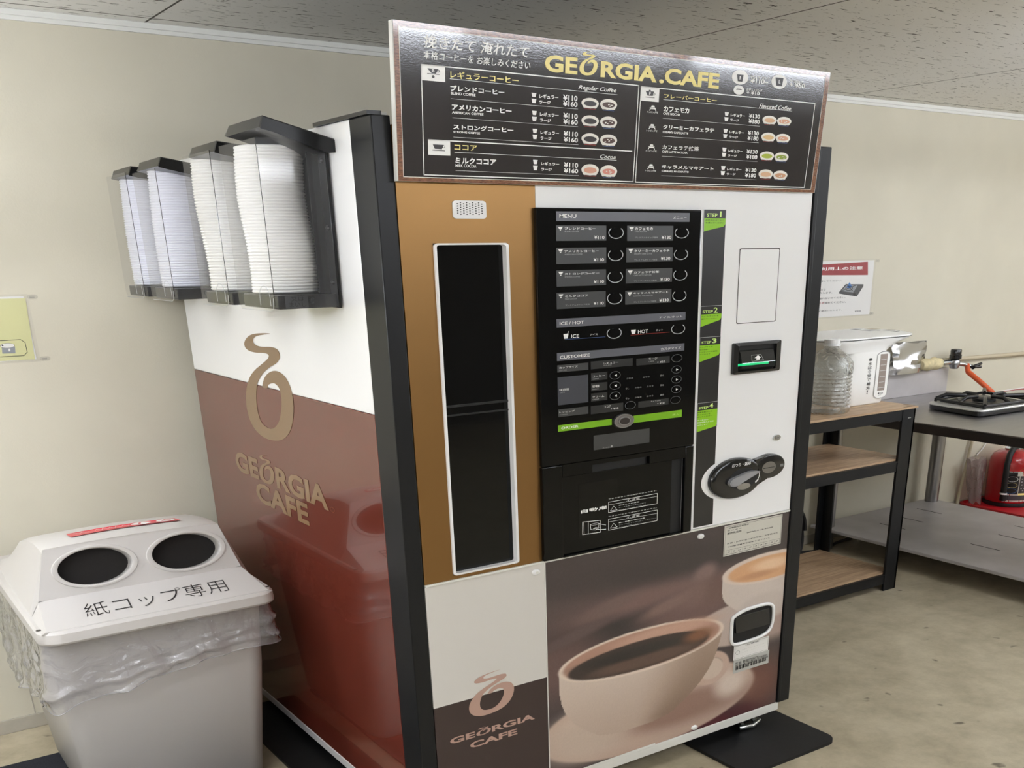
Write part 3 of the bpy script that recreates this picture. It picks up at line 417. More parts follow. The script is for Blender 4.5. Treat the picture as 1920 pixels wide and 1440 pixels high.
CONTROL_PRINT = [('p', [(0.4386, 1.7036), (0.8918, 1.7036), (0.8918, 1.7261), (0.4386, 1.7261)], 'bargrey', 1), ('t', 'MENU', 0.4488, 1.7109, 0.5022, 1.7198, 'white', 0.012, 0, 2), ('t', 'メニュー', 0.8311, 1.711, 0.8803, 1.7168, 'white', 0, 0, 2), ('p', [(0.4379, 1.6573), (0.5999, 1.6573), (0.5999, 1.6937), (0.4379, 1.6937)], 'plategrey', 1), ('t', 'ブレンドコーヒー', 0.4648, 1.6832, 0.5639, 1.6898, 'white', 0.012, 0, 2), ('t', 'BLEND COFFEE', 0.4647, 1.678, 0.5101, 1.681, 'dimwhite', 0, 0, 2), ('t', '¥110', 0.5597, 1.661, 0.5935, 1.6693, 'white', 0.015, 0, 2), ('p', [(0.4437, 1.6903), (0.4589, 1.6908), (0.4549, 1.6854), (0.4476, 1.6852)], 'white', 2), ('p', [(0.4482, 1.6839), (0.4542, 1.6842), (0.4511, 1.681)], 'white', 2), ('p', [(0.4373, 1.6026), (0.5999, 1.6026), (0.5999, 1.6412), (0.4373, 1.6412)], 'plategrey', 1), ('t', 'アメリカンコーヒー', 0.4631, 1.63, 0.5742, 1.6354, 'white', 0.012, 0, 2), ('t', 'AMERICAN COFFEE', 0.463, 1.6239, 0.5204, 1.6268, 'dimwhite', 0, 0, 2), ('t', '¥110', 0.5569, 1.6074, 0.5918, 1.6152, 'white', 0.015, 0, 2), ('p', [(0.4432, 1.6377), (0.4586, 1.638), (0.4544, 1.6326), (0.4471, 1.6324)], 'white', 2), ('p', [(0.4477, 1.6311), (0.4537, 1.6313), (0.4507, 1.6281)], 'white', 2), ('p', [(0.4368, 1.5482), (0.5993, 1.5482), (0.5993, 1.5873), (0.4368, 1.5873)], 'plategrey', 1), ('t', 'ストロングコーヒー', 0.4627, 1.5761, 0.5758, 1.581, 'white', 0.012, 0, 2), ('t', 'STRONG COFFEE', 0.4626, 1.5697, 0.5122, 1.5727, 'dimwhite', 0, 0, 2), ('t', '¥110', 0.5574, 1.5538, 0.5918, 1.561, 'white', 0.015, 0, 2), ('p', [(0.4427, 1.5837), (0.4582, 1.5838), (0.454, 1.5783), (0.4466, 1.5782)], 'white', 2), ('p', [(0.4473, 1.577), (0.4533, 1.5771), (0.4502, 1.5738)], 'white', 2), ('p', [(0.4359, 1.4937), (0.5982, 1.4937), (0.5982, 1.5333), (0.4359, 1.5333)], 'plategrey', 1), ('t', 'ミルクココア', 0.4627, 1.5214, 0.5386, 1.5268, 'white', 0.012, 0, 2), ('t', 'MILK COCOA', 0.4626, 1.5157, 0.5012, 1.5188, 'dimwhite', 0, 0, 2), ('t', '¥110', 0.5564, 1.4998, 0.5907, 1.5068, 'white', 0.015, 0, 2), ('t', 'プレミアムホイップ使用', 0.463, 1.5001, 0.543, 1.5037, 'dimwhite', 0, 0, 2), ('p', [(0.4419, 1.5295), (0.4574, 1.5296), (0.4533, 1.524), (0.4458, 1.524)], 'white', 2), ('p', [(0.4464, 1.5227), (0.4525, 1.5228), (0.4494, 1.5195)], 'white', 2), ('p', [(0.6703, 1.6561), (0.8331, 1.6561), (0.8331, 1.6935), (0.6703, 1.6935)], 'plategrey', 1), ('t', 'カフェモカ', 0.6965, 1.6827, 0.7591, 1.69, 'white', 0.012, 0, 2), ('t', 'CAFE MOCHA', 0.6966, 1.6773, 0.7378, 1.6806, 'dimwhite', 0, 0, 2), ('t', '¥130', 0.7908, 1.6603, 0.8261, 1.6689, 'white', 0.015, 0, 2), ('t', 'プレミアムホイップ使用', 0.6968, 1.662, 0.7778, 1.6664, 'dimwhite', 0, 0, 2), ('p', [(0.6768, 1.6899), (0.6935, 1.6905), (0.6892, 1.6848), (0.6812, 1.6845)], 'white', 2), ('p', [(0.682, 1.6832), (0.6885, 1.6835), (0.6853, 1.6801)], 'white', 2), ('p', [(0.668, 1.6036), (0.8334, 1.6036), (0.8334, 1.64), (0.668, 1.64)], 'plategrey', 1), ('t', 'クリーミーカフェラテ', 0.6948, 1.628, 0.8207, 1.6342, 'white', 0.012, 0, 2), ('t', 'CREAMY CAFE LATTE', 0.6949, 1.622, 0.757, 1.6255, 'dimwhite', 0, 0, 2), ('t', '¥130', 0.7897, 1.6072, 0.824, 1.6153, 'white', 0.015, 0, 2), ('t', 'プレミアムホイップ使用', 0.6951, 1.6064, 0.7762, 1.6111, 'dimwhite', 0, 0, 2), ('p', [(0.6746, 1.6363), (0.6914, 1.6367), (0.687, 1.631), (0.679, 1.6308)], 'white', 2), ('p', [(0.6797, 1.6295), (0.6863, 1.6297), (0.6831, 1.6263)], 'white', 2), ('p', [(0.6667, 1.5503), (0.8329, 1.5503), (0.8329, 1.5863), (0.6667, 1.5863)], 'plategrey', 1), ('t', 'カフェラテ抹茶', 0.6945, 1.5746, 0.7847, 1.5803, 'white', 0.012, 0, 2), ('t', 'CAFE LATTE MATCHA', 0.6946, 1.5684, 0.7575, 1.5719, 'dimwhite', 0, 0, 2), ('t', '¥130', 0.7893, 1.5535, 0.8239, 1.5615, 'white', 0.015, 0, 2), ('t', 'プレミアムホイップ使用', 0.6948, 1.5537, 0.7758, 1.5577, 'dimwhite', 0, 0, 2), ('p', [(0.6734, 1.5824), (0.6903, 1.5826), (0.6859, 1.5769), (0.6778, 1.5768)], 'white', 2), ('p', [(0.6786, 1.5754), (0.6852, 1.5756), (0.682, 1.5722)], 'white', 2), ('p', [(0.6655, 1.4962), (0.832, 1.4962), (0.832, 1.5317), (0.6655, 1.5317)], 'plategrey', 1), ('t', 'キャラメルマキアート', 0.6934, 1.522, 0.8192, 1.5266, 'white', 0.012, 0, 2), ('t', 'CARAMEL MACHIATTO', 0.6935, 1.5155, 0.7626, 1.5187, 'dimwhite', 0, 0, 2), ('t', '¥130', 0.7877, 1.4991, 0.8218, 1.5071, 'white', 0.015, 0, 2), ('t', 'プレミアムホイップ使用', 0.6948, 1.4997, 0.7753, 1.5037, 'dimwhite', 0, 0, 2), ('p', [(0.6722, 1.5277), (0.6892, 1.5278), (0.6848, 1.522), (0.6767, 1.522)], 'white', 2), ('p', [(0.6774, 1.5206), (0.6841, 1.5206), (0.6808, 1.5172)], 'white', 2), ('p', [(0.4344, 1.4478), (0.8877, 1.4478), (0.8877, 1.469), (0.4344, 1.469)], 'bargrey', 1), ('t', 'ICE / HOT', 0.4443, 1.4536, 0.5243, 1.4613, 'white', 0.012, 0, 2), ('t', 'アイス/ホット', 0.7882, 1.4549, 0.8751, 1.46, 'white', 0, 0, 2), ('p', [(0.4555, 1.4305), (0.4728, 1.431), (0.4691, 1.4189), (0.458, 1.4184)], 'white', 2), ('l', [(0.4686, 1.4304), (0.4739, 1.4368)], 0.0012, 'white', 2, 0), ('t', 'ICE', 0.4816, 1.4193, 0.5077, 1.4281, 'white', 0.012, 0, 2), ('t', 'アイス', 0.5442, 1.4219, 0.57, 1.4266, 'white', 0, 0, 2), ('l', [(0.4615, 1.4169), (0.5965, 1.4165)], 0.0009, 'blueline', 2, 0), ('p', [(0.6861, 1.4298), (0.7042, 1.43), (0.7009, 1.4188), (0.6896, 1.4182)], 'white', 2), ('t', 'HOT', 0.712, 1.4188, 0.7482, 1.4282, 'white', 0.012, 0, 2), ('t', 'ホット', 0.7774, 1.4217, 0.8027, 1.4266, 'white', 0, 0, 2), ('l', [(0.6855, 1.416), (0.8287, 1.4171)], 0.0009, 'redline', 2, 0), ('p', [(0.4338, 1.3634), (0.8864, 1.3634), (0.8864, 1.3837), (0.4338, 1.3837)], 'bargrey', 1), ('t', 'CUSTOMIZE', 0.4432, 1.3683, 0.5431, 1.3762, 'white', 0.012, 0, 2), ('t', 'カスタマイズ', 0.7965, 1.3687, 0.8736, 1.3764, 'white', 0, 0, 2), ('p', [(0.4342, 1.334), (0.5381, 1.334), (0.5381, 1.3527), (0.4342, 1.3527)], 'plategrey', 1), ('t', 'カップサイズ', 0.4402, 1.3428, 0.5018, 1.3484, 'white', 0, 0, 2), ('t', 'CUP SIZE', 0.4401, 1.3373, 0.4653, 1.3399, 'dimwhite', 0, 0, 2), ('p', [(0.5466, 1.3343), (0.6942, 1.3343), (0.6942, 1.3548), (0.5466, 1.3548)], 'plategrey2', 1), ('t', 'レギュラー', 0.591, 1.3443, 0.6422, 1.3499, 'white', 0, 0, 2), ('t', 'REGULAR', 0.591, 1.3399, 0.6187, 1.3431, 'dimwhite', 0, 0, 2), ('p', [(0.7073, 1.3329), (0.8316, 1.3329), (0.8316, 1.3519), (0.7073, 1.3519)], 'plategrey2', 1), ('t', 'ラージ', 0.752, 1.3451, 0.784, 1.3514, 'white', 0, 0, 2), ('t', 'LARGE', 0.7529, 1.3396, 0.7716, 1.3429, 'dimwhite', 0, 0, 2), ('t', '+ ¥50', 0.7836, 1.3349, 0.8133, 1.3402, 'white', 0, 0, 2), ('p', [(0.4345, 1.2482), (0.5375, 1.2482), (0.5375, 1.3214), (0.4345, 1.3214)], 'plategrey3', 1), ('t', '味調整', 0.4397, 1.2853, 0.4725, 1.2909, 'white', 0, 0, 2), ('t', 'TASTE', 0.4402, 1.2794, 0.4572, 1.2825, 'dimwhite', 0, 0, 2), ('p', [(0.5471, 1.3038), (0.6039, 1.3038), (0.6039, 1.3242), (0.5471, 1.3242)], 'plategrey2', 1), ('t', 'コーヒー', 0.5517, 1.3122, 0.5947, 1.318, 'white', 0, 0, 2), ('t', 'COFFEE', 0.5517, 1.3066, 0.5737, 1.3097, 'dimwhite', 0, 0, 2), ('t', '少なめ', 0.6717, 1.2987, 0.6958, 1.303, 'dimwhite', 0, 0, 2), ('t', 'ふつう', 0.7315, 1.2977, 0.7561, 1.302, 'dimwhite', 0, 0, 2), ('t', '多め', 0.7966, 1.2973, 0.81, 1.3025, 'dimwhite', 0, 0, 2), ('p', [(0.5469, 1.2762), (0.604, 1.2762), (0.604, 1.2971), (0.5469, 1.2971)], 'plategrey2', 1), ('t', '砂糖', 0.5516, 1.2849, 0.5751, 1.2921, 'white', 0, 0, 2), ('t', 'SUGAR', 0.5516, 1.2793, 0.5736, 1.2823, 'dimwhite', 0, 0, 2), ('t', '少なめ', 0.7028, 1.2715, 0.7272, 1.2757, 'dimwhite', 0, 0, 2), ('t', 'ふつう', 0.7457, 1.2713, 0.7705, 1.2755, 'dimwhite', 0, 0, 2), ('t', '多め', 0.7974, 1.2702, 0.8109, 1.2753, 'dimwhite', 0, 0, 2), ('t', 'なし', 0.669, 1.271, 0.6819, 1.276, 'dimwhite', 0, 0, 2), ('p', [(0.5467, 1.2484), (0.604, 1.2484), (0.604, 1.2698), (0.5467, 1.2698)], 'plategrey2', 1), ('t', 'クリーム', 0.5514, 1.2575, 0.5928, 1.2632, 'white', 0, 0, 2), ('t', 'CREAM', 0.5514, 1.2518, 0.5735, 1.2548, 'dimwhite', 0, 0, 2), ('t', '少なめ', 0.7032, 1.244, 0.7278, 1.2481, 'dimwhite', 0, 0, 2), ('t', 'ふつう', 0.7463, 1.2439, 0.7712, 1.248, 'dimwhite', 0, 0, 2), ('t', '多め', 0.7981, 1.2428, 0.8117, 1.248, 'dimwhite', 0, 0, 2), ('t', 'なし', 0.6693, 1.244, 0.6823, 1.249, 'dimwhite', 0, 0, 2), ('p', [(0.4351, 1.2168), (0.5372, 1.2168), (0.5372, 1.237), (0.4351, 1.237)], 'plategrey', 1), ('t', 'トッピング', 0.4384, 1.2269, 0.4902, 1.2314, 'white', 0, 0, 2), ('t', 'TOPPING', 0.439, 1.2212, 0.465, 1.2236, 'dimwhite', 0, 0, 2), ('p', [(0.5458, 1.2141), (0.6611, 1.2141), (0.6611, 1.2361), (0.5458, 1.2361)], 'plategrey2', 1), ('t', 'ココア', 0.5921, 1.227, 0.6165, 1.2329, 'white', 0, 0, 2), ('t', '+ ¥10', 0.6154, 1.2197, 0.643, 1.2251, 'white', 0, 0, 2), ('p', [(0.7163, 1.216), (0.8314, 1.216), (0.8314, 1.2335), (0.7163, 1.2335)], 'plategrey2', 1), ('t', 'キャラメル', 0.7633, 1.228, 0.8005, 1.2319, 'white', 0, 0, 2), ('t', '+ ¥10', 0.7867, 1.2191, 0.8148, 1.2247, 'white', 0, 0, 2), ('p', [(0.4331, 1.1775), (0.6201, 1.1775), (0.6201, 1.1949), (0.4331, 1.1949)], 'green', 1), ('p', [(0.6981, 1.1752), (0.8845, 1.1752), (0.8845, 1.1959), (0.6981, 1.1959)], 'green', 1), ('t', 'ORDER', 0.4435, 1.1831, 0.5023, 1.1898, 'white', 0.012, 0, 2), ('t', '購入', 0.8469, 1.1819, 0.8724, 1.1874, 'palegreen', 0, 0, 2), ('c', 0.6614, 1.1855, 0.04, 0.0212, 0.006, 'black', 0, 360, 3), ('t', '投入金額', 0.5871, 1.1157, 0.6111, 1.118, 'dimwhite', 0, 0, 2), ('e', 0.6195, 1.118, 0.0039, 0.0027, 'dimwhite', 2)]
DOOR_PRINT = [('t', '自動扉', 0.5149, 0.9363, 0.6099, 0.9469, 'white', 0.02, 0, 2), ('t', 'できあがると扉は自動でひらきます。', 0.6147, 0.9631, 0.8013, 0.9659, 'white', 0, 0, 2), ('l', [(0.6155, 0.9553), (0.8027, 0.9553), (0.8027, 0.9243), (0.6155, 0.9243)], 0.0012, 'white', 2, 1), ('l', [(0.6155, 0.9473), (0.8022, 0.9465)], 0.0007, 'white', 2, 0), ('t', '⚠注意', 0.6825, 0.947, 0.7342, 0.9538, 'white', 0, 0, 2), ('t', '扉はさみに注意', 0.6541, 0.9387, 0.7325, 0.9414, 'white', 0.01, 0, 2), ('t', 'カップを取り出すとき扉で', 0.6541, 0.9321, 0.7579, 0.9347, 'dimwhite', 0, 0, 2), ('t', 'はさまれないよう ご注意ください。', 0.6542, 0.9255, 0.7777, 0.9279, 'dimwhite', 0, 0, 2), ('l', [(0.6222, 0.9284), (0.6353, 0.9408), (0.6485, 0.9281)], 0.001, 'white', 2, 1), ('t', 'できあがるまで扉はひらきません。', 0.6148, 0.9109, 0.8026, 0.9135, 'white', 0, 0, 2), ('l', [(0.6155, 0.9045), (0.8041, 0.9045), (0.8041, 0.8714), (0.6155, 0.8714)], 0.0012, 'white', 2, 1), ('l', [(0.6155, 0.8964), (0.8035, 0.8939)], 0.0007, 'white', 2, 0), ('t', '⚠注意', 0.683, 0.8951, 0.7351, 0.9019, 'white', 0, 0, 2), ('t', '熱いお飲み物に注意', 0.6544, 0.8861, 0.7549, 0.8891, 'white', 0.01, 0, 2), ('t', 'カップはとても熱いので こぼさない', 0.6545, 0.8794, 0.7966, 0.8819, 'dimwhite', 0, 0, 2), ('t', 'ようにご注意ください。', 0.6545, 0.8733, 0.7433, 0.8755, 'dimwhite', 0, 0, 2), ('l', [(0.6223, 0.8766), (0.6355, 0.8891), (0.6488, 0.8761)], 0.001, 'white', 2, 1), ('l', [(0.5204, 0.9105), (0.585, 0.9059), (0.586, 0.8702), (0.5199, 0.8734)], 0.0013, 'white', 2, 1), ('l', [(0.541, 0.9067), (0.5407, 0.8715)], 0.0013, 'white', 2, 0), ('l', [(0.5247, 0.9083), (0.5261, 0.8733)], 0.0011, 'white', 2, 0), ('l', [(0.5482, 0.8996), (0.5507, 0.8834), (0.5683, 0.8797), (0.5787, 0.8835), (0.5802, 0.8976)], 0.0013, 'white', 2, 0), ('c', 0.5647, 0.8977, 0.0155, 0.003, 0.0011, 'white', 0, 360, 2), ('l', [(0.6054, 0.8889), (0.5887, 0.8939), (0.5787, 0.8979)], 0.0012, 'white', 2, 0), ('l', [(0.6054, 0.8762), (0.5831, 0.8783), (0.5683, 0.8836), (0.5591, 0.8851), (0.5683, 0.8872), (0.5868, 0.8828)], 0.0012, 'white', 2, 0)]
BUTTONS = [(0.6324, 1.6763, 0.0258, 0.0148, 'big'), (0.6313, 1.6222, 0.026, 0.0151, 'big'), (0.6302, 1.568, 0.0261, 0.0153, 'big'), (0.629, 1.5141, 0.0263, 0.0156, 'big'), (0.8641, 1.676, 0.0258, 0.0144, 'big'), (0.8635, 1.6214, 0.026, 0.0147, 'big'), (0.8629, 1.568, 0.0262, 0.0149, 'big'), (0.8618, 1.5134, 0.0264, 0.0152, 'big'), (0.6276, 1.4245, 0.0259, 0.0146, 'big'), (0.8605, 1.4241, 0.0263, 0.0144, 'big'), (0.8586, 1.3437, 0.0205, 0.0108, 'small'), (0.6312, 1.3126, 0.0195, 0.0108, 'left'), (0.8586, 1.3123, 0.0197, 0.0107, 'right'), (0.6313, 1.2849, 0.0197, 0.0109, 'left'), (0.8592, 1.2847, 0.0198, 0.0108, 'right'), (0.6315, 1.2571, 0.0197, 0.011, 'left'), (0.8598, 1.2569, 0.0199, 0.0108, 'right'), (0.6868, 1.2264, 0.0195, 0.0112, 'small'), (0.8577, 1.2264, 0.0199, 0.0109, 'small'), (0.6614, 1.1855, 0.0357, 0.0189, 'order')]
STEP_PRINT = [[('p', [(0.9585, 1.7138), (1.0415, 1.7138), (1.0415, 1.7356), (0.9585, 1.7356)], 'charcoal2', 1), ('p', [(0.9585, 1.6797), (1.0355, 1.6923), (1.0415, 1.6993), (1.0415, 1.7138), (0.9585, 1.7138)], 'lime', 1), ('l', [(0.9585, 1.6797), (0.9585, 1.7356), (1.0415, 1.7356), (1.0415, 1.6933)], 0.0012, 'dimwhite', 2, 0), ('t', 'STEP', 0.969, 1.7163, 1.0085, 1.7263, 'palelime', 0.02, 0, 2), ('t', '1', 1.0183, 1.7166, 1.0243, 1.7314, 'palelime', 0.0, 0, 2), ('t', 'お好みのコーヒー', 0.964, 1.7069, 1.0348, 1.7109, 'darkgreen', 0.01, 0, 2), ('t', 'を選んでください', 0.9644, 1.6999, 1.0353, 1.7038, 'darkgreen', 0.01, 0, 2)], [('p', [(0.9585, 1.4579), (1.0415, 1.4579), (1.0415, 1.4806), (0.9585, 1.4806)], 'charcoal2', 1), ('p', [(0.9585, 1.4236), (1.0355, 1.4402), (1.0415, 1.4472), (1.0415, 1.4579), (0.9585, 1.4579)], 'lime', 1), ('l', [(0.9585, 1.4236), (0.9585, 1.4806), (1.0415, 1.4806), (1.0415, 1.4412)], 0.0012, 'dimwhite', 2, 0), ('t', 'STEP', 0.9654, 1.4617, 1.0059, 1.4689, 'palelime', 0.02, 0, 2), ('t', '2', 1.0091, 1.4612, 1.0249, 1.4756, 'palelime', 0.02, 0, 2), ('t', 'アイス/ホットを', 0.9603, 1.4511, 1.0296, 1.4541, 'darkgreen', 0.01, 0, 2), ('t', '選んでください', 0.9607, 1.4436, 1.0219, 1.4465, 'darkgreen', 0.01, 0, 2)], [('p', [(0.9585, 1.3717), (1.0415, 1.3717), (1.0415, 1.394), (0.9585, 1.394)], 'charcoal2', 1), ('p', [(0.9585, 1.3247), (1.0355, 1.3406), (1.0415, 1.3476), (1.0415, 1.3717), (0.9585, 1.3717)], 'lime', 1), ('l', [(0.9585, 1.3247), (0.9585, 1.394), (1.0415, 1.394), (1.0415, 1.3416)], 0.0012, 'dimwhite', 2, 0), ('t', 'STEP', 0.965, 1.3761, 1.0041, 1.383, 'palelime', 0.02, 0, 2), ('t', '3', 1.0078, 1.376, 1.0253, 1.3892, 'palelime', 0.02, 0, 2), ('t', 'カップサイズ、', 0.9585, 1.3645, 1.013, 1.3687, 'darkgreen', 0.01, 0, 2), ('t', '味の調整や', 0.9589, 1.3581, 0.9991, 1.3611, 'darkgreen', 0.01, 0, 2), ('t', 'トッピングの追加', 0.9583, 1.3511, 1.0297, 1.3549, 'darkgreen', 0.01, 0, 2), ('t', 'ができます', 0.9586, 1.3451, 1.0022, 1.3478, 'darkgreen', 0.01, 0, 2)], [('p', [(0.9585, 1.1839), (1.0415, 1.1839), (1.0415, 1.2059), (0.9585, 1.2059)], 'charcoal2', 1), ('p', [(0.9585, 1.1205), (1.0355, 1.1313), (1.0415, 1.1383), (1.0415, 1.1839), (0.9585, 1.1839)], 'lime', 1), ('l', [(0.9585, 1.1205), (0.9585, 1.2059), (1.0415, 1.2059), (1.0415, 1.1323)], 0.0012, 'dimwhite', 2, 0), ('t', 'STEP', 0.9634, 1.1872, 1.0028, 1.1944, 'palelime', 0.02, 0, 2), ('t', '4', 1.006, 1.1887, 1.0233, 1.2018, 'palelime', 0.02, 0, 2), ('t', '現金を投入して', 0.9576, 1.1765, 1.0199, 1.1803, 'darkgreen', 0.01, 0, 2), ('t', '購入ボタンを', 0.9579, 1.1698, 1.0115, 1.1731, 'darkgreen', 0.01, 0, 2), ('t', '押してください', 0.9582, 1.1635, 1.0206, 1.1668, 'darkgreen', 0.01, 0, 2), ('t', '購入商品の', 0.9587, 1.1534, 1.0037, 1.1566, 'white', 0.01, 0, 2), ('t', '現金を投入すると', 0.9579, 1.146, 1.0274, 1.1505, 'white', 0.01, 0, 2), ('t', '点灯します', 0.9582, 1.1392, 1.0033, 1.1419, 'white', 0.01, 0, 2)]]
STICKER_PRINT = [('p', [(1.0956, 0.7047), (1.3643, 0.7047), (1.3643, 0.8073), (1.0956, 0.8073)], 'cream', 1), ('l', [(1.0997, 0.8025), (1.3604, 0.8025), (1.3604, 0.7093), (1.0997, 0.7093)], 0.0007, 'ink', 2, 1), ('t', '自動販売機管理票', 1.1165, 0.7951, 1.2057, 0.7995, 'ink', 0.01, 0, 2), ('t', '連絡先住所', 1.1083, 0.7763, 1.1734, 0.7833, 'ink', 0.014, 0, 2), ('t', '0800-912-9509', 1.1985, 0.7674, 1.3205, 0.771, 'ink', 0.014, 0, 2), ('t', '故障・お問い合わせの際は、お手数でも', 1.1104, 0.7439, 1.3464, 0.7484, 'ink', 0.012, 0, 2), ('t', '下記管理番号をお知らせ下さい。', 1.1112, 0.7324, 1.3089, 0.7364, 'ink', 0.02, 0, 2), ('l', [(1.107, 0.7088), (1.3576, 0.7088), (1.3576, 0.7236), (1.107, 0.7236)], 0.0006, 'ink', 2, 1), ('t', '管 理 者 名', 1.1075, 0.7881, 1.1729, 0.7904, 'ink', 0.014, 0, 2), ('t', '2', 1.113, 0.7148, 1.1241, 0.7186, 'ink', 0.0, 0.12, 2), ('t', '9', 1.1381, 0.7148, 1.1491, 0.7186, 'ink', 0.0, 0.12, 2), ('l', [(1.1321, 0.7088), (1.1321, 0.7236)], 0.0005, 'ink', 2, 0), ('t', '0', 1.1631, 0.7148, 1.1742, 0.7186, 'ink', 0.0, 0.12, 2), ('l', [(1.1571, 0.7088), (1.1571, 0.7236)], 0.0005, 'ink', 2, 0), ('t', '6', 1.1882, 0.7148, 1.1992, 0.7186, 'ink', 0.0, 0.12, 2), ('l', [(1.1822, 0.7088), (1.1822, 0.7236)], 0.0005, 'ink', 2, 0), ('t', '9', 1.2132, 0.7148, 1.2243, 0.7186, 'ink', 0.0, 0.12, 2), ('l', [(1.2072, 0.7088), (1.2072, 0.7236)], 0.0005, 'ink', 2, 0), ('t', '4', 1.2383, 0.7148, 1.2494, 0.7186, 'ink', 0.0, 0.12, 2), ('l', [(1.2323, 0.7088), (1.2323, 0.7236)], 0.0005, 'ink', 2, 0), ('t', '0', 1.2634, 0.7148, 1.2744, 0.7186, 'ink', 0.0, 0.12, 2), ('l', [(1.2574, 0.7088), (1.2574, 0.7236)], 0.0005, 'ink', 2, 0), ('t', '6', 1.2884, 0.7148, 1.2995, 0.7186, 'ink', 0.0, 0.12, 2), ('l', [(1.2824, 0.7088), (1.2824, 0.7236)], 0.0005, 'ink', 2, 0), ('t', '4', 1.3135, 0.7148, 1.3245, 0.7186, 'ink', 0.0, 0.12, 2), ('l', [(1.3075, 0.7088), (1.3075, 0.7236)], 0.0005, 'ink', 2, 0), ('t', '1', 1.3385, 0.7148, 1.3496, 0.7186, 'ink', 0.0, 0.12, 2), ('l', [(1.3325, 0.7088), (1.3325, 0.7236)], 0.0005, 'ink', 2, 0)]
WARNING_PRINT = [('p', [(1.1676, 0.3205), (1.3378, 0.3205), (1.3378, 0.3748), (1.1676, 0.3748)], 'paper', 1), ('l', [(1.173, 0.3706), (1.3336, 0.3706), (1.3336, 0.3239), (1.173, 0.3239)], 0.0006, 'ink', 2, 1), ('t', '⚠警告', 1.2229, 0.3637, 1.2887, 0.3684, 'ink', 0.01, 0, 2), ('t', '転倒防止のため 固定金具を', 1.2065, 0.3513, 1.3248, 0.3519, 'ink', 0, 0, 2), ('t', '必ず取り付けてください', 1.2073, 0.3412, 1.3257, 0.3417, 'ink', 0, 0, 2), ('t', 'さわらないで ください', 1.208, 0.3312, 1.3266, 0.3314, 'ink', 0, 0, 2), ('c', 1.1867, 0.3461, 0.0099, 0.0071, 0.0009, 'ink', 0, 360, 2)]
BARCODE_PRINT = [('p', [(1.1698, 0.27), (1.3447, 0.27), (1.3447, 0.3205), (1.1698, 0.3205)], 'sticker2', 1), ('t', '形式 自動販売機', 1.1775, 0.307, 1.2897, 0.3106, 'ink', 0, 0, 2), ('t', '定格 単相100V 50/60Hz', 1.1781, 0.2987, 1.3365, 0.309, 'ink', 0, 0, 2), ('t', '電動機 消費電力 電熱', 1.1787, 0.2904, 1.3412, 0.2995, 'ink', 0, 0, 2), ('t', '製造番号 2906940641', 1.1792, 0.282, 1.3304, 0.289, 'ink', 0, 0, 2), ('p', [(1.1819, 0.2807), (1.1841, 0.2807), (1.1841, 0.2947), (1.1819, 0.2947)], 'ink', 2), ('p', [(1.1863, 0.2807), (1.1919, 0.2807), (1.1919, 0.2947), (1.1863, 0.2947)], 'ink', 2), ('p', [(1.1974, 0.2807), (1.2002, 0.2807), (1.2002, 0.2947), (1.1974, 0.2947)], 'ink', 2), ('p', [(1.203, 0.2807), (1.2074, 0.2807), (1.2074, 0.2947), (1.203, 0.2947)], 'ink', 2), ('p', [(1.2118, 0.2807), (1.2135, 0.2807), (1.2135, 0.2947), (1.2118, 0.2947)], 'ink', 2), ('p', [(1.2152, 0.2807), (1.2218, 0.2807), (1.2218, 0.2947), (1.2152, 0.2947)], 'ink', 2), ('p', [(1.2285, 0.2807), (1.2318, 0.2807), (1.2318, 0.2947), (1.2285, 0.2947)], 'ink', 2), ('p', [(1.2351, 0.2807), (1.2373, 0.2807), (1.2373, 0.2947), (1.2351, 0.2947)], 'ink', 2), ('p', [(1.2396, 0.2807), (1.2451, 0.2807), (1.2451, 0.2947), (1.2396, 0.2947)], 'ink', 2), ('p', [(1.2506, 0.2807), (1.2534, 0.2807), (1.2534, 0.2947), (1.2506, 0.2947)], 'ink', 2), ('p', [(1.2562, 0.2807), (1.2612, 0.2807), (1.2612, 0.2947), (1.2562, 0.2947)], 'ink', 2), ('p', [(1.2662, 0.2807), (1.2684, 0.2807), (1.2684, 0.2947), (1.2662, 0.2947)], 'ink', 2), ('p', [(1.2706, 0.2807), (1.2745, 0.2807), (1.2745, 0.2947), (1.2706, 0.2947)], 'ink', 2), ('p', [(1.2784, 0.2807), (1.2845, 0.2807), (1.2845, 0.2947), (1.2784, 0.2947)], 'ink', 2), ('p', [(1.2906, 0.2807), (1.2928, 0.2807), (1.2928, 0.2947), (1.2906, 0.2947)], 'ink', 2), ('p', [(1.295, 0.2807), (1.2983, 0.2807), (1.2983, 0.2947), (1.295, 0.2947)], 'ink', 2), ('p', [(1.3016, 0.2807), (1.3066, 0.2807), (1.3066, 0.2947), (1.3016, 0.2947)], 'ink', 2), ('p', [(1.3116, 0.2807), (1.3133, 0.2807), (1.3133, 0.2947), (1.3116, 0.2947)], 'ink', 2), ('p', [(1.3149, 0.2807), (1.3194, 0.2807), (1.3194, 0.2947), (1.3149, 0.2947)], 'ink', 2), ('p', [(1.3238, 0.2807), (1.3294, 0.2807), (1.3294, 0.2947), (1.3238, 0.2947)], 'ink', 2)]
LOWER_PRINT = [('logo', 0.1132, 0.3911, 0.2673, 0.521, 'rosebronze', 2), ('t', 'GE', 0.0438, 0.3305, 0.1276, 0.35, 'rosebronze', 0.035, 0, 2), ('logo', 0.1321, 0.3305, 0.1821, 0.3558, 'rosebronze', 2), ('t', 'RGIA', 0.185, 0.3305, 0.338, 0.35, 'rosebronze', 0.035, 0, 2), ('t', 'CAFE', 0.1087, 0.298, 0.2736, 0.3179, 'rosebronze', 0.035, 0, 2)]
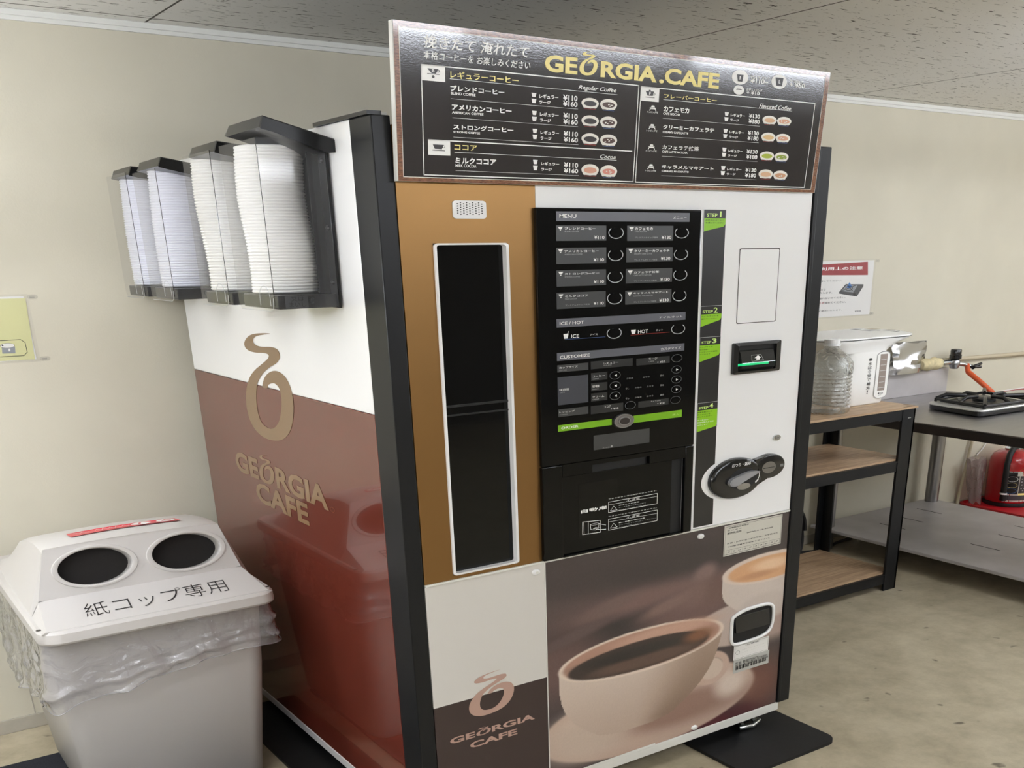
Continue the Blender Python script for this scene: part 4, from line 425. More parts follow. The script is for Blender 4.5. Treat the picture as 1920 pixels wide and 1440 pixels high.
SIDE_PRINT = [('logo', -1.0792, 1.09, -0.6622, 1.4166, 'tan', 2), ('t', 'GE', -1.273, 0.937, -1.05, 1.008, 'tan', 0.035, 0, 2), ('logo', -1.04, 0.937, -0.905, 1.032, 'tan', 2), ('t', 'RGIA', -0.89, 0.937, -0.478, 1.008, 'tan', 0.035, 0, 2), ('t', 'CAFE', -1.0986, 0.859, -0.6458, 0.929, 'tan', 0.035, 0, 2), ('c', -0.4518, 0.9468, 0.0145, 0.0071, 0.001, 'tan', 0, 360, 2)]
LOGO = [(0.7122, 1.0), (0.5561, 0.9954), (0.3484, 0.9734), (0.2153, 0.9351), (0.1381, 0.8803), (0.1492, 0.8359), (0.2302, 0.8123), (0.3674, 0.8086), (0.5216, 0.8184), (0.6089, 0.8141), (0.6228, 0.7936), (0.571, 0.76), (0.4384, 0.7039), (0.2815, 0.6366), (0.1508, 0.5548), (0.0578, 0.4513), (0.0029, 0.3347), (0.0, 0.2067), (0.0559, 0.1026), (0.1719, 0.0321), (0.3386, 0.0), (0.5465, 0.0138), (0.7218, 0.0579), (0.8537, 0.1393), (0.9432, 0.2489), (0.9957, 0.387), (1.0, 0.5024), (0.9659, 0.5839), (0.9041, 0.6412), (0.8038, 0.6739), (0.693, 0.6742), (0.5885, 0.6479), (0.5043, 0.6069), (0.446, 0.556), (0.4118, 0.4951), (0.5139, 0.4991), (0.5388, 0.5288), (0.6007, 0.5505), (0.6777, 0.5591), (0.7444, 0.5331), (0.771, 0.4893), (0.7739, 0.4164), (0.7432, 0.3239), (0.6787, 0.225), (0.6026, 0.1607), (0.5086, 0.1203), (0.4058, 0.1157), (0.3094, 0.1402), (0.2504, 0.2021), (0.2341, 0.3016), (0.2566, 0.4127), (0.3065, 0.5104), (0.3851, 0.5793), (0.4878, 0.6421), (0.6192, 0.699), (0.7609, 0.7483), (0.8285, 0.79), (0.8475, 0.827), (0.8242, 0.8674), (0.7499, 0.8827), (0.654, 0.8824), (0.5204, 0.872), (0.4041, 0.8748), (0.342, 0.8953), (0.3441, 0.9247), (0.3935, 0.9528), (0.5005, 0.9746)]
NOTICE_RIGHT = [('p', [(3.2, 1.4975), (3.7604, 1.487), (3.7496, 1.556), (3.2, 1.5435)], 'crimson', 1), ('t', 'コンロ利用上の注意', 3.194, 1.5167, 3.7117, 1.5338, 'white', 0.015, 0, 2), ('t', '回してください。', 3.3715, 1.4599, 3.5463, 1.4676, 'ink', 0, 0, 2), ('t', 'ので', 3.377, 1.4149, 3.4195, 1.4257, 'ink', 0, 0, 2), ('t', 'たします。', 3.3753, 1.4, 3.4756, 1.409, 'ink', 0, 0, 2), ('t', '離れないでください。', 3.3729, 1.3715, 3.5889, 1.3811, 'ink', 0, 0, 2), ('t', '締めてください。', 3.4187, 1.3472, 3.5947, 1.3579, 'ink', 0, 0, 2), ('t', 'で撤去いたします。', 3.3746, 1.3094, 3.5673, 1.3157, 'ink', 0, 0, 2), ('t', '必ず', 3.3664, 1.3476, 3.4172, 1.3594, 'crimson', 0.01, 0, 2), ('t', '管理者', 3.6758, 1.2966, 3.729, 1.3039, 'ink', 0, 0, 2), ('p', [(3.5305, 1.4051), (3.5801, 1.444), (3.7298, 1.4401), (3.7314, 1.43), (3.6827, 1.3773), (3.5316, 1.3974)], 'stovegrey', 1), ('p', [(3.5482, 1.4099), (3.5869, 1.4392), (3.6803, 1.4352), (3.6482, 1.3992)], 'steelgrey', 2), ('c', 3.6103, 1.4218, 0.0298, 0.0123, 0.004, 'ink', 0, 360, 3), ('p', [(3.5887, 1.4262), (3.6093, 1.4546), (3.6353, 1.4288), (3.614, 1.4217)], 'flame', 3), ('e', 3.6584, 1.3897, 0.0113, 0.007, 'ink', 3), ('l', [(3.554, 1.412), (3.6676, 1.4371)], 0.003, 'ink', 3, 0), ('l', [(3.5862, 1.4438), (3.6473, 1.4054)], 0.003, 'ink', 3, 0)]
NOTICE_LEFT = [('p', [(-1.2, 1.3201), (-0.5519, 1.3133), (-0.5423, 1.5084), (-1.2, 1.5109)], 'yellowpaper', 1), ('l', [(-0.9, 1.3278), (-0.5834, 1.3278), (-0.5714, 1.3378), (-0.5714, 1.3692), (-0.5834, 1.3792), (-0.9, 1.3792)], 0.0018, 'ink', 2, 0), ('p', [(-0.6451, 1.3599), (-0.6047, 1.3586), (-0.6077, 1.3368), (-0.6477, 1.3382)], 'steelgrey', 2), ('e', -0.6272, 1.3625, 0.0221, 0.0082, 'paper', 3), ('p', [(-0.6259, 1.3526), (-0.6208, 1.3528), (-0.6222, 1.344), (-0.6272, 1.3438)], 'paper', 3), ('e', -0.6418, 1.3639, 0.0029, 0.0026, 'ink', 4), ('c', -0.6272, 1.3625, 0.0221, 0.0082, 0.001, 'ink', 0, 360, 4)]

# ------------------------------------------------------------------ the room
YW, ZC, XL, XR, YF = 1.692, 2.338, -4.2, 9.0, -7.0
def wall(name, x0, x1, y0, y1, z0, z1, m='wall_paint'):
    return struct(MB().box(x0, x1, y0, y1, z0, z1, m).build(name))
struct(MB().box(XL - .1, XR + .1, YF - .1, YW + .1, -0.1, 0.0, 'floor_sheet').build('floor'))
struct(MB().box(XL - .1, XR + .1, YF - .1, YW + .1, ZC, ZC + .1, 'ceiling_tile').build('ceiling'))
wall('wall_back', XL, XR, YW, YW + .1, 0, ZC); wall('wall_front', XL, XR, YF - .1, YF, 0, ZC, 'wall_far')
wall('wall_left', XL - .1, XL, YF, YW, 0, ZC); wall('wall_right', XR, XR + .1, YF, YW, 0, ZC)
c = MB(); c.box(XL, XR, YW - .012, YW, 2.309, ZC, 'trim_white'); c.box(XL, XR, YW - .020, YW - .010, 2.321, ZC, 'trim_white', .002); struct(c.build('trim_1'))
s = MB(); s.box(XL, XR, YW - .008, YW, 0, .054, 'skirting_grey', .002); struct(s.build('baseboard_back'))
sm = MB()
for x in (-.806,): sm.box(x - .0022, x + .0022, YW - .0008, YW, .054, 2.309, 'skirting_grey')
struct(sm.build('trim_2'))

# added pendant lamps in rows, unseen and invented for the lighting and sign glare
k = 0
for iy, y in enumerate((.80, -.62, -3.0, -5.4)):
    for ix, x in enumerate([(-2.0,), (-2.1, 3.9, 6.8), (-2.6, 2.25, 6.6), (-2.6, 2.25, 6.6)][iy]):
        L = thing('added_ceiling_light', 'unseen added white pendant tube lamp, %s of the row %s the machine wall' % (['first', 'second', 'third'][ix], ['nearest', 'second from', 'third from', 'farthest from'][iy]), 'added ceiling light', (x, y, ZC), 'added unseen pendant lamps')
        zl = ZC - (.60, .56 if x < 0 else .20, .135, .135)[iy]
        h = MB(); h.box(x - 1.05, x + 1.05, y - .008, y + .008, zl + .058, zl + .062, 'lamp_housing')
        for dx in (-.8, .8): h.tube([(x + dx, y, zl + .06), (x + dx, y, ZC)], .004, 'lamp_housing', 6)
        h.build('housing', L)
        t = MB(); t.tube([(x - 1.03, y, zl), (x + 1.03, y, zl)], .056, 'tube', 20); t.build('diffuser', L, 60)
        k += 1

# ------------------------------------------------------------------ vending machine
VM = thing('vending_machine', 'large white and bronze coffee vending machine with brown side and black corner posts', 'vending machine', (.7, .8, 0))
XS = -.0494
def front(y0): return lambda a, b, h: (a, y0 - h, b)
FN = front(0.0)
MB().box(-.03, 1.40, .022, 1.59, .10, 1.90, 'satin_black').build('cabinet', VM)
# side cladding, white above, brown below
b = MB(); b.box(XS, -.03, .114, 1.599, 1.2535, 1.918, 'machine_white', .004); lab(b.build('side_panel', VM, 40), 'white upper side panel')
b = MB(); b.box(XS, -.03, .114, 1.599, .0785, 1.2532, 'gloss_brown', .002); sp = lab(b.build('side_panel', VM, 40), 'glossy brown lower side panel')
b = MB(); b.box(XS - .002, -.02, .114, 1.599, .050, .0785, 'gloss_white', .002); b.build('side_skirt', VM)
SN = lambda a, b_, h: (XS - h, -a, b_)
lab(draw(MB(), SIDE_PRINT, SN).build('logo', sp), 'tan steam-and-ring emblem with lettering on the side')
# corner posts and top rail
b = MB(); b.box(-.0505, -.0015, 0.0, .1135, .05, 1.918, 'post_black', .003); b.build('corner_post', VM, 40)
b = MB(); b.box(1.402, 1.468, -.002, .075, .095, 1.911, 'post_black', .003); b.box(1.402, 1.417, -.006, 0.0, .100, 1.905, 'post_black', .002); b.build('corner_post', VM, 40)
b = MB(); b.box(-.056, -.02, .005, .306, 1.918, 1.926, 'satin_black'); b.box(-.046, -.004, .01, .04, 1.918, 1.924, 'trim_white', .001); b.build('top_rail', VM)
# front panels
b = MB()
for q in ((0, .087, .818, 1.90), (.299, .3855, .818, 1.90), (.087, .299, .818, .829), (.087, .299, 1.654, 1.90)): b.box(q[0], q[1], 0.0, .02, q[2], q[3], 'bronze')
lab(b.build('door_panel', VM), 'bronze panel around the tall window')
b = MB(); b.box(.3862, 1.399, 0.0, .02, .818, 1.90, 'machine_white', .0015); lab(b.build('door_panel', VM, 40), 'white panel behind the controls')
# tall window
b = MB(); n = len(rrect(0, 0, 1, 1, .1)); o_ = rrect(.087, .829, .299, 1.654, .012, .007); i_ = rrect(.0935, .8345, .2905, 1.650, .009, .005)
secs = [[(a, 0.0, z) for a, z in o_], [(a, -.006, z) for a, z in o_], [(a, -.007, z) for a, z in i_], [(a, .035, z) for a, z in i_]]
b.loft(secs, 'gloss_white', cap=False); win = b.build('window_frame', VM, 50)
b = MB(); b.box(.0935, .2905, .012, .014, .8345, 1.650, 'glass_dark'); b.build('window_pane', win)
b = MB(); b.box(.094, .290, .0205, .0218, .83, 1.65, 'pit_black'); b.box(.094, .29, .009, .0118, 1.268, 1.2735, 'satin_black'); b.box(.094, .29, .009, .0118, 1.246, 1.250, 'satin_black'); b.build('window_shelf', win)
# speaker grille
b = MB(); b.prism(rrect(.1458, 1.7082, .2392, 1.7475, .010, .006), FN, 0, .003, 'gloss_white')
for i in range(9):
    for j in range(5 if i % 2 == 0 else 6): b.sheet(ellip(.1585 + i * .0085, 1.7178 + j * .0050 + (.0025 if i % 2 == 0 else 0), .0022, .0013, 8), FN, .0034, 'pit_black')
b.build('speaker_grille', VM)
# control panel housing with open pick-up bay
b = MB(); yf = -.014
b.box(.3775, .9385, yf, .0, 1.0862, 1.7345, 'gloss_black', .004)
b.box(.3775, .4465, yf, .0, .8185, 1.0855, 'gloss_black', .003); b.box(.904, .9385, yf, .0, .8185, 1.0855, 'gloss_black', .003)
b.box(.4465, .904, yf, .0, 1.0735, 1.0855, 'gloss_black'); b.box(.4465, .5505, yf, .0, 1.0515, 1.0735, 'gloss_black'); b.box(.7635, .904, yf, .0, 1.0515, 1.0735, 'gloss_black')
b.box(.4465, .904, yf, .0, .8185, .8225, 'gloss_black'); b.box(.4465, .904, -.0005, -.0002, .82, 1.075, 'pit_black')
cp = b.build('control_panel', VM, 40)
draw(MB(), CONTROL_PRINT, front(yf)).build('panel_lettering', cp)
for cx, cz, rx, rz, kind in BUTTONS:
    b = MB(); fn = front(yf)
    if kind == 'order':
        b.prism(ellip(cx, cz, rx, rz), fn, 0, .006, 'stainless'); b.prism(ellip(cx, cz, rx * .62, rz * .62), fn, .006, .0085, 'steel'); b.prism(ellip(cx, cz, rx * .5, rz * .5), fn, .0085, .0095, 'stainless_dark')
        draw(b, [('c', cx, cz, rx, rz, .003, 'steel', 0, 360, 13)], fn); lab(b.build('order_button', cp, 40), 'round metal order button'); continue
    b.prism(ellip(cx, cz, rx * .80, rz * .80), fn, 0, .003, 'gloss_black')
    if kind == 'big': draw(b, [('c', cx, cz, rx, rz, .0026, 'arcgrey', 132, 408, 2)], fn)
    else: draw(b, [('c', cx, cz, rx, rz, .0016, 'ringgrey', 0, 360, 2)], fn)
    if kind in ('left', 'right'):
        q = -1 if kind == 'left' else 1
        b.sheet([(cx + q * .005, cz), (cx - q * .004, cz + .0032), (cx - q * .004, cz - .0032)], fn, .0036, 'white')
    b.build({'big': 'select_button', 'small': 'option_button', 'left': 'minus_button', 'right': 'plus_button'}[kind], cp, 40)
b = MB(); b.box(.5553, .7604, yf - .0008, yf, 1.1137, 1.1542, 'plategrey'); b.build('display', cp)
# pick-up door
b = MB(); b.box(.4505, .8590, -.0045, -.001, .8235, 1.0495, 'gloss_black', .001); b.box(.5085, .65, -.0049, -.0045, .863, 1.022, 'glass_dark')
pdoor = b.build('pickup_door', VM)
draw(MB(), DOOR_PRINT, front(-.0048)).build('door_lettering', pdoor)
# black step strip with a bite for the coin dial
bite = [(1.0415, 1.0144)] + [(1.128 + .142 * math.cos(t), .960 + .070 * math.sin(t)) for t in np.linspace(math.radians(128), math.radians(232), 18)] + [(1.0415, .9056)]
b = MB(); b.sheet([(.9585, .823), (1.0425, .823)] + bite[::-1] + [(1.0425, 1.735), (.9585, 1.735)], FN, .0006, 'charcoal2'); strip = b.build('step_strip', VM)
for i, L in enumerate(STEP_PRINT):
    lab(draw(MB(), L, front(-.0008)).build('step_label', strip), 'lime green label for step %d' % (i + 1))
# coin access door
b = MB(); b.sheet(rrect(1.1040, 1.4255, 1.2725, 1.634, .006, .004), FN, .0006, 'stainless_dark'); b.prism(rrect(1.1065, 1.4275, 1.2695, 1.6315, .006, .004), FN, .0007, .0012, 'machine_white'); b.build('access_door', VM, 40)
# bill slot
b = MB(); o_ = rrect(1.0917, 1.2795, 1.295, 1.3712, .008, .005); i_ = rrect(1.110, 1.2862, 1.274, 1.362, .004, .003)
b.loft([[(a, .0, z) for a, z in o_], [(a, -.010, z) for a, z in o_], [(a, -.012, z) for a, z in i_], [(a, -.001, z) for a, z in i_]], 'plastic_black', cap=False); b.sheet(i_, FN, .0012, 'pit_black'); bs = b.build('bill_slot', VM, 40)
b = MB(); b.box(1.119, 1.250, -.004, -.002, 1.3025, 1.3095, 'green_lamp'); lab(b.build('slot_lamp', bs), 'green lit strip inside the bill slot')
b = MB(); secs = []
for x in (1.119, 1.262): secs.append([(x, -.003, 1.3485), (x, -.011, 1.340), (x, -.020, 1.312), (x, -.020, 1.296), (x, -.004, 1.287)])
b.loft(secs, 'smoke_glass', cap=True, closed=True)
draw(b, [('l', [(1.156, 1.334), (1.196, 1.334), (1.210, 1.3175), (1.160, 1.3155)], .0011, 'dimwhite', 2, 1), ('p', [(1.178, 1.3185), (1.192, 1.3185), (1.192, 1.3245), (1.199, 1.3245), (1.184, 1.3325), (1.170, 1.3245), (1.178, 1.3245)], 'white', 2)], front(-.0195))
b.build('slot_cover', bs, 30)
# key lock
b = MB(); b.prism(ellip(1.3093, 1.0679, .0158, .0088), FN, 0, .006, 'chrome'); b.prism(ellip(1.3093, 1.0679, .0105, .006), FN, .006, .008, 'steel'); b.box(1.304, 1.3146, -.0086, -.008, 1.0672, 1.0686, 'pit_black'); b.build('key_lock', VM, 40)
# coin return dial
def dome(mb, cx, cz, rx, rz, m, ys):
    mb.loft([[(cx + rx * f * math.cos(t), -y, cz + rz * f * math.sin(t)) for t in np.linspace(0, 2 * PI, 40, endpoint=False)] for f, y in ys], m)
b = MB(); prof = ((1.0, 0.0), (1.0, .010), (.975, .015), (.93, .018), (.84, .019))
dome(b, 1.128, .960, .1143, .0645, 'plastic_black', prof); dome(b, 1.2738, .981, .0702, .0397, 'plastic_black', prof)
b.prism([(1.18, .914), (1.262, .9425), (1.262, 1.0185), (1.206, 1.0105)], FN, 0, .0175, 'plastic_black')
b.sheet(ellip(1.150, .957, .062, .034), FN, .0193, 'pit_black'); b.sheet(ellip(1.155, .932, .030, .010), FN, .0197, 'steel')
draw(b, [('t', 'おつり・返却', 1.098, .9985, 1.180, 1.0095, 'white', .01, 0, 40), ('c', 1.195, .962, .028, .024, .0025, 'white', -52, 30, 40), ('p', [(1.205, .943), (1.222, .947), (1.206, .935)], 'white', 40), ('t', '硬貨投入', 1.317, .975, 1.334, .984, 'dimwhite', 0, 0, 40)], FN)
dial = b.build('coin_dial', VM, 35)
b = MB(); b.prism(smooth_closed([(1.082, .953), (1.090, .963), (1.104, .967), (1.130, .972), (1.170, .979), (1.207, .976), (1.211, .972), (1.180, .962), (1.140, .949), (1.118, .941), (1.096, .940), (1.085, .945)], 3), FN, .019, .032, 'lever_grey'); b.prism(ellip(1.099, .9525, .012, .0085), FN, .032, .034, 'lever_grey'); lab(b.build('return_lever', dial, 40), 'grey pointed coin return lever')
b = MB(); b.sheet(ellip(1.2654, .9792, .0315, .0185), FN, .0196, 'stainless'); b.box(1.238, 1.290, -.0202, -.0198, .9775, .9795, 'pit_black'); b.build('coin_slot', dial)
# lower panels
b = MB(); b.box(0, .3868, 0.0, .02, .4555, .8105, 'panel_dimmed_white'); b.box(0, .3868, 0.0, .02, .070, .4552, 'deepbrown'); low = lab(b.build('lower_panel', VM), 'white and dark brown lower left panel')
lab(draw(MB(), LOWER_PRINT, FN).build('logo', low), 'rose emblem with lettering on the lower panel')
b = MB(); b.box(0, 1.399, -.004, .012, .8115, .8175, 'ledge_white', .001); b.box(.3868, .3896, -.0015, .01, .07, .812, 'ledge_white'); b.build('panel_trim', VM)

# the coffee picture, painted per vertex over the lower right panel
NX, NZ = 330, 230
px0, px1, pz0, pz1 = .3898, 1.3985, .100, .8112
gx, gz = np.meshgrid(np.linspace(px0, px1, NX), np.linspace(pz0, pz1, NZ))
def sst(a, b, t):
    t = np.clip((t - a) / (b - a), 0, 1); return t * t * (3 - 2 * t)
def mixm(c, col, msk):
    col = np.array(col, float) if not isinstance(col, np.ndarray) else col
    return c * (1 - msk[..., None]) + col * msk[..., None]
def em(cx, cz, rx, rz, soft, rot=0.0):
    dx, dz = gx - cx, gz - cz
    if rot: dx, dz = dx * math.cos(rot) + dz * math.sin(rot), -dx * math.sin(rot) + dz * math.cos(rot)
    d = np.sqrt((dx / rx) ** 2 + (dz / rz) ** 2)
    return 1 - sst(1 - soft, 1 + soft, d)
rs = np.random.RandomState(3)
P = np.zeros((NZ, NX, 3)) + np.array([70., 60., 60.])
P = mixm(P, [92, 74, 72], em(.72, .60, .55, .10, .6)); P = mixm(P, [50, 44, 45], em(.55, .54, .45, .05, .7)); P = mixm(P, [118, 92, 88], em(.80, .635, .30, .035, .6, .10))
P = mixm(P, [112, 86, 82], em(.95, .545, .20, .05, .6)); P = mixm(P, [60, 52, 52], em(1.0, .72, .5, .05, .7)); P = mixm(P, [104, 80, 76], em(.42, .47, .20, .10, .7))
for cx, cz, rx, rz, cc in ((1.02, .665, .05, .028, (128, 104, 100)), (.98, .60, .09, .04, (120, 94, 88)), (.63, .63, .12, .02, (112, 90, 86)), (.86, .585, .10, .02, (126, 100, 94)), (1.09, .60, .06, .05, (110, 84, 78)), (.50, .565, .14, .018, (96, 78, 76))):
    P = mixm(P, cc, em(cx, cz, rx, rz, .55, .2))
P = mixm(P, [66, 54, 52], em(1.25, .22, .35, .10, .6)); P = mixm(P, [112, 72, 62], em(1.30, .20, .12, .10, .7)); P = mixm(P, [84, 40, 44], em(1.05, .11, .25, .03, .7))
# back saucer and cup
P = mixm(P, [186, 168, 158], em(1.25, .455, .29, .080, .06)); P = mixm(P, [168, 146, 136], em(1.36, .41, .16, .05, .5))
body2 = (gx > 1.10 + .10 * sst(.60, .47, gz) ** 2) & (gz > .47) & (gz < .64)
P = mixm(P, [204, 190, 180], body2 * 1.0); P = mixm(P, [196, 182, 172], em(1.31, .49, .13, .05, .2))
P = mixm(P, [216, 198, 184], em(1.32, .632, .223, .052, .03)); P = mixm(P, [214, 164, 122], em(1.325, .630, .200, .042, .06)); P = mixm(P, [232, 196, 160], em(1.33, .640, .09, .018, .5)); P = mixm(P, [196, 146, 108], em(1.26, .612, .08, .010, .6))
# front saucer
P = mixm(P, [190, 164, 148], em(.815, .228, .462, .133, .03)); P = mixm(P, [206, 184, 168], em(.80, .248, .40, .105, .25)); P = mixm(P, [150, 118, 104], em(.93, .205, .30, .060, .5)); P = mixm(P, [216, 198, 184], em(1.16, .235, .07, .045, .6))
P = mixm(P, [196, 176, 160], em(.55, .20, .16, .07, .6))
# handle
hd = em(1.062, .318, .088, .060, .05) * (1 - em(1.068, .316, .052, .038, .08))
P = mixm(P, [196, 168, 152], hd); P = mixm(P, [206, 186, 170], em(1.068, .316, .052, .038, .1))
# cup body
zt, zb = .455, .207
t = np.clip((zt - gz) / (zt - zb), 0, 1); cxm = .772 - .035 * t; hw = .342 * (1 - .10 * t - .44 * t ** 3.2)
ins = ((np.abs(gx - cxm) < hw) & (gz < zt) & (gz > zb)) | ((((gx - .737) / .17) ** 2 + ((gz - .215) / .028) ** 2) < 1)
u = np.clip((gx - cxm) / hw, -1, 1)
sh = 1.0 - .22 * sst(-.1, .9, u) - .12 * t
colr = np.stack([214 * sh, 196 * sh ** 1.25, 182 * sh ** 1.45], -1)
P = np.where(ins[..., None], colr, P)
P = mixm(P, [224, 206, 190], em(.772, .455, .344, .0735, .02)); P = mixm(P, [178, 138, 120], em(.772, .4555, .326, .0660, .03)); P = mixm(P, [198, 158, 138], em(.86, .495, .20, .022, .5))
P = mixm(P, [60, 48, 44], em(.757, .440, .292, .0490, .04)); P = mixm(P, [96, 74, 64], em(.78, .418, .22, .022, .35)); P = mixm(P, [48, 42, 40], em(.72, .455, .20, .018, .5)); P = mixm(P, [128, 86, 62], em(1.0, .452, .06, .02, .6))
P = P + rs.normal(0, 1.5, P.shape[:2])[..., None]
P = np.clip(P, 0, 255) / 255.0
Pl = np.where(P <= .04045, P / 12.92, ((P + .055) / 1.055) ** 2.4)
idx = np.arange(NX * NZ).reshape(NZ, NX)
fs = np.stack([idx[:-1, :-1], idx[:-1, 1:], idx[1:, 1:], idx[1:, :-1]], -1).reshape(-1, 4)
me = bpy.data.meshes.new('picture_panel')
off = VM.location
vv = np.stack([gx.ravel() - off.x, np.full(NX * NZ, .0) - off.y, gz.ravel()], -1)
# a slab: painted face plus a plain back and rim
bx = MB().box(px0, px1, .0004, .02, pz0, pz1, 'deepbrown')
nv = NX * NZ
me.from_pydata(vv.tolist() + [(p[0] - off.x, p[1] - off.y, p[2]) for p in bx.v], [], [tuple(f) for f in fs.tolist()] + [tuple(i + nv for i in f) for f in bx.f])
me.materials.append(M['picture_print']); me.materials.append(M['deepbrown'])
mi = np.zeros(len(me.polygons), dtype=np.int32); mi[len(fs):] = 1; me.polygons.foreach_set('material_index', mi)
ca = me.color_attributes.new('Col', 'FLOAT_COLOR', 'POINT')
cc = np.ones((len(me.vertices), 4), dtype=np.float32); cc[:nv, :3] = Pl.reshape(-1, 3); ca.data.foreach_set('color', cc.ravel())
pic = bpy.data.objects.new('picture_panel', me); COL.objects.link(pic); pic.parent = VM
lab(pic, 'printed picture of a coffee cup on a saucer')
# cup return pocket
pk = smooth_closed([(1.1495, .470), (1.158, .484), (1.205, .497), (1.262, .5005), (1.315, .4985), (1.342, .488), (1.3495, .468), (1.3495, .430), (1.338, .402), (1.308, .386), (1.25, .380), (1.175, .380), (1.153, .392), (1.1495, .42)], 3)
b = MB(); b.tube([(a, -.004, z) for a, z in pk], .0062, 'gloss_white', 8, closed=True); b.sheet(pk, FN, .0012, 'pit_black'); pkt = b.build('return_pocket', VM, 50)
b = MB(); b.loft([[(1.165, -.002, .480), (1.165, -.003, .478), (1.165, -.012, .424), (1.165, -.002, .424)], [(1.328, -.002, .480), (1.328, -.003, .478), (1.328, -.012, .424), (1.328, -.002, .424)]], 'plastic_black'); b.build('pocket_flap', pkt)
draw(MB(), STICKER_PRINT, front(-.001)).build('contact_sticker', VM)
draw(MB(), WARNING_PRINT, front(-.0012)).build('warning_sticker', VM)
draw(MB(), BARCODE_PRINT, front(-.001)).build('barcode_sticker', VM)
for x, z in ((.9964, .1131), (.992, .7906), (.3564, .7888)):
    b = MB(); b.lathe([(.0, .007), (.008, .0068), (.0125, .005), (.014, .002), (.014, 0)], (x, 0, z), 'gloss_white', 20, 'y', 1.0, .62); b.lathe([(0, .0076), (.006, .0076), (.006, .0066)], (x, 0, z), 'ledge_white', 14, 'y', 1.0, .62); b.build('screw_cap', VM, 40)
b = MB(); b.box(-.001, 1.413, -.002, .06, .0675, .0995, 'ledge_white', .003); b.box(.39, .82, -.0026, -.001, .0985, .1065, 'ledge_white', .001); b.build('kick_rail', VM, 40)
# casters
for (x, y) in ((1.31, .09), (.06, 1.22)):
    b = MB(); b.box(x - .06, x + .06, y - .05, y + .05, .056, .068, 'chrome', .003)
    b.lathe([(.0, -.022), (.042, -.022), (.05, -.012), (.05, .012), (.042, .022), (0, .022)], (x - .01, y, .0405), 'satin_black', 24, 'x', 1.0, .55)
    cs = b.build('caster', VM, 40)
    b = MB()
    for d in (-.03, .03): b.tube([(x - .01 + d, y - .055, .030), (x - .01 + d, y - .035, .052), (x - .01 + d, y, .060), (x - .01 + d, y + .03, .05), (x - .01 + d, y + .045, .03)], .008, 'chrome', 8)
    b.tube([(x - .06, y - .058, .026), (x - .01, y - .075, .028), (x + .04, y - .058, .030)], .010, 'chrome', 8); b.build('caster_fork', cs, 50)

# ------------------------------------------------------------------ menu sign on top of the front
SH = .309; SL0, SL1 = .0875, .0875
def sy(b): return -.020 - (SL0 * b - (SL0 - SL1) * b * b / (2 * SH))
def SGN(a, b, h): return (-.005 + a, sy(b) - h, 1.785 + b * .9965)
SG = thing('menu_sign', 'wide charcoal coffee menu sign with wood border above the vending machine', 'sign', (.69, -.02, 1.785))
NB = 14; W_ = 1.390
b = MB()
secs = []
for i in range(NB + 1):
    q = SH * i / NB; secs.append([SGN(0, q, 0), SGN(W_, q, 0), SGN(W_, q, -.016), SGN(0, q, -.016)])
b.loft(secs, 'trim_white'); b.build('backing_board', SG)
b = MB(); secs = [[SGN(.0155, q, .0003), SGN(1.3705, q, .0003)] for q in np.linspace(.0085, .298, NB + 1)]
b.loft(secs, 'sign_face', cap=False, closed=False); pf = b.build('menu_face', SG, 60)
b = MB(); draw(b, [('l', [(.009, .0), (.009, SH)], .013, 'sign_wood', 1, 0), ('l', [(1.3795, .0), (1.3795, SH)], .018, 'sign_wood', 1, 0), ('l', [(.015, .0043), (1.372, .0043)], .0086, 'sign_wood', 1, 0), ('l', [(.015, .3035), (1.372, .3035)], .011, 'sign_wood', 1, 0),
    ('l', [(.0155, .0085), (.0155, .298), (1.3705, .298), (1.3705, .0085)], .0014, 'bowlwhite', 2, 1)], SGN); b.build('wood_border', SG)
draw(MB(), SIGN_PRINT, SGN).build('menu_lettering', SG)

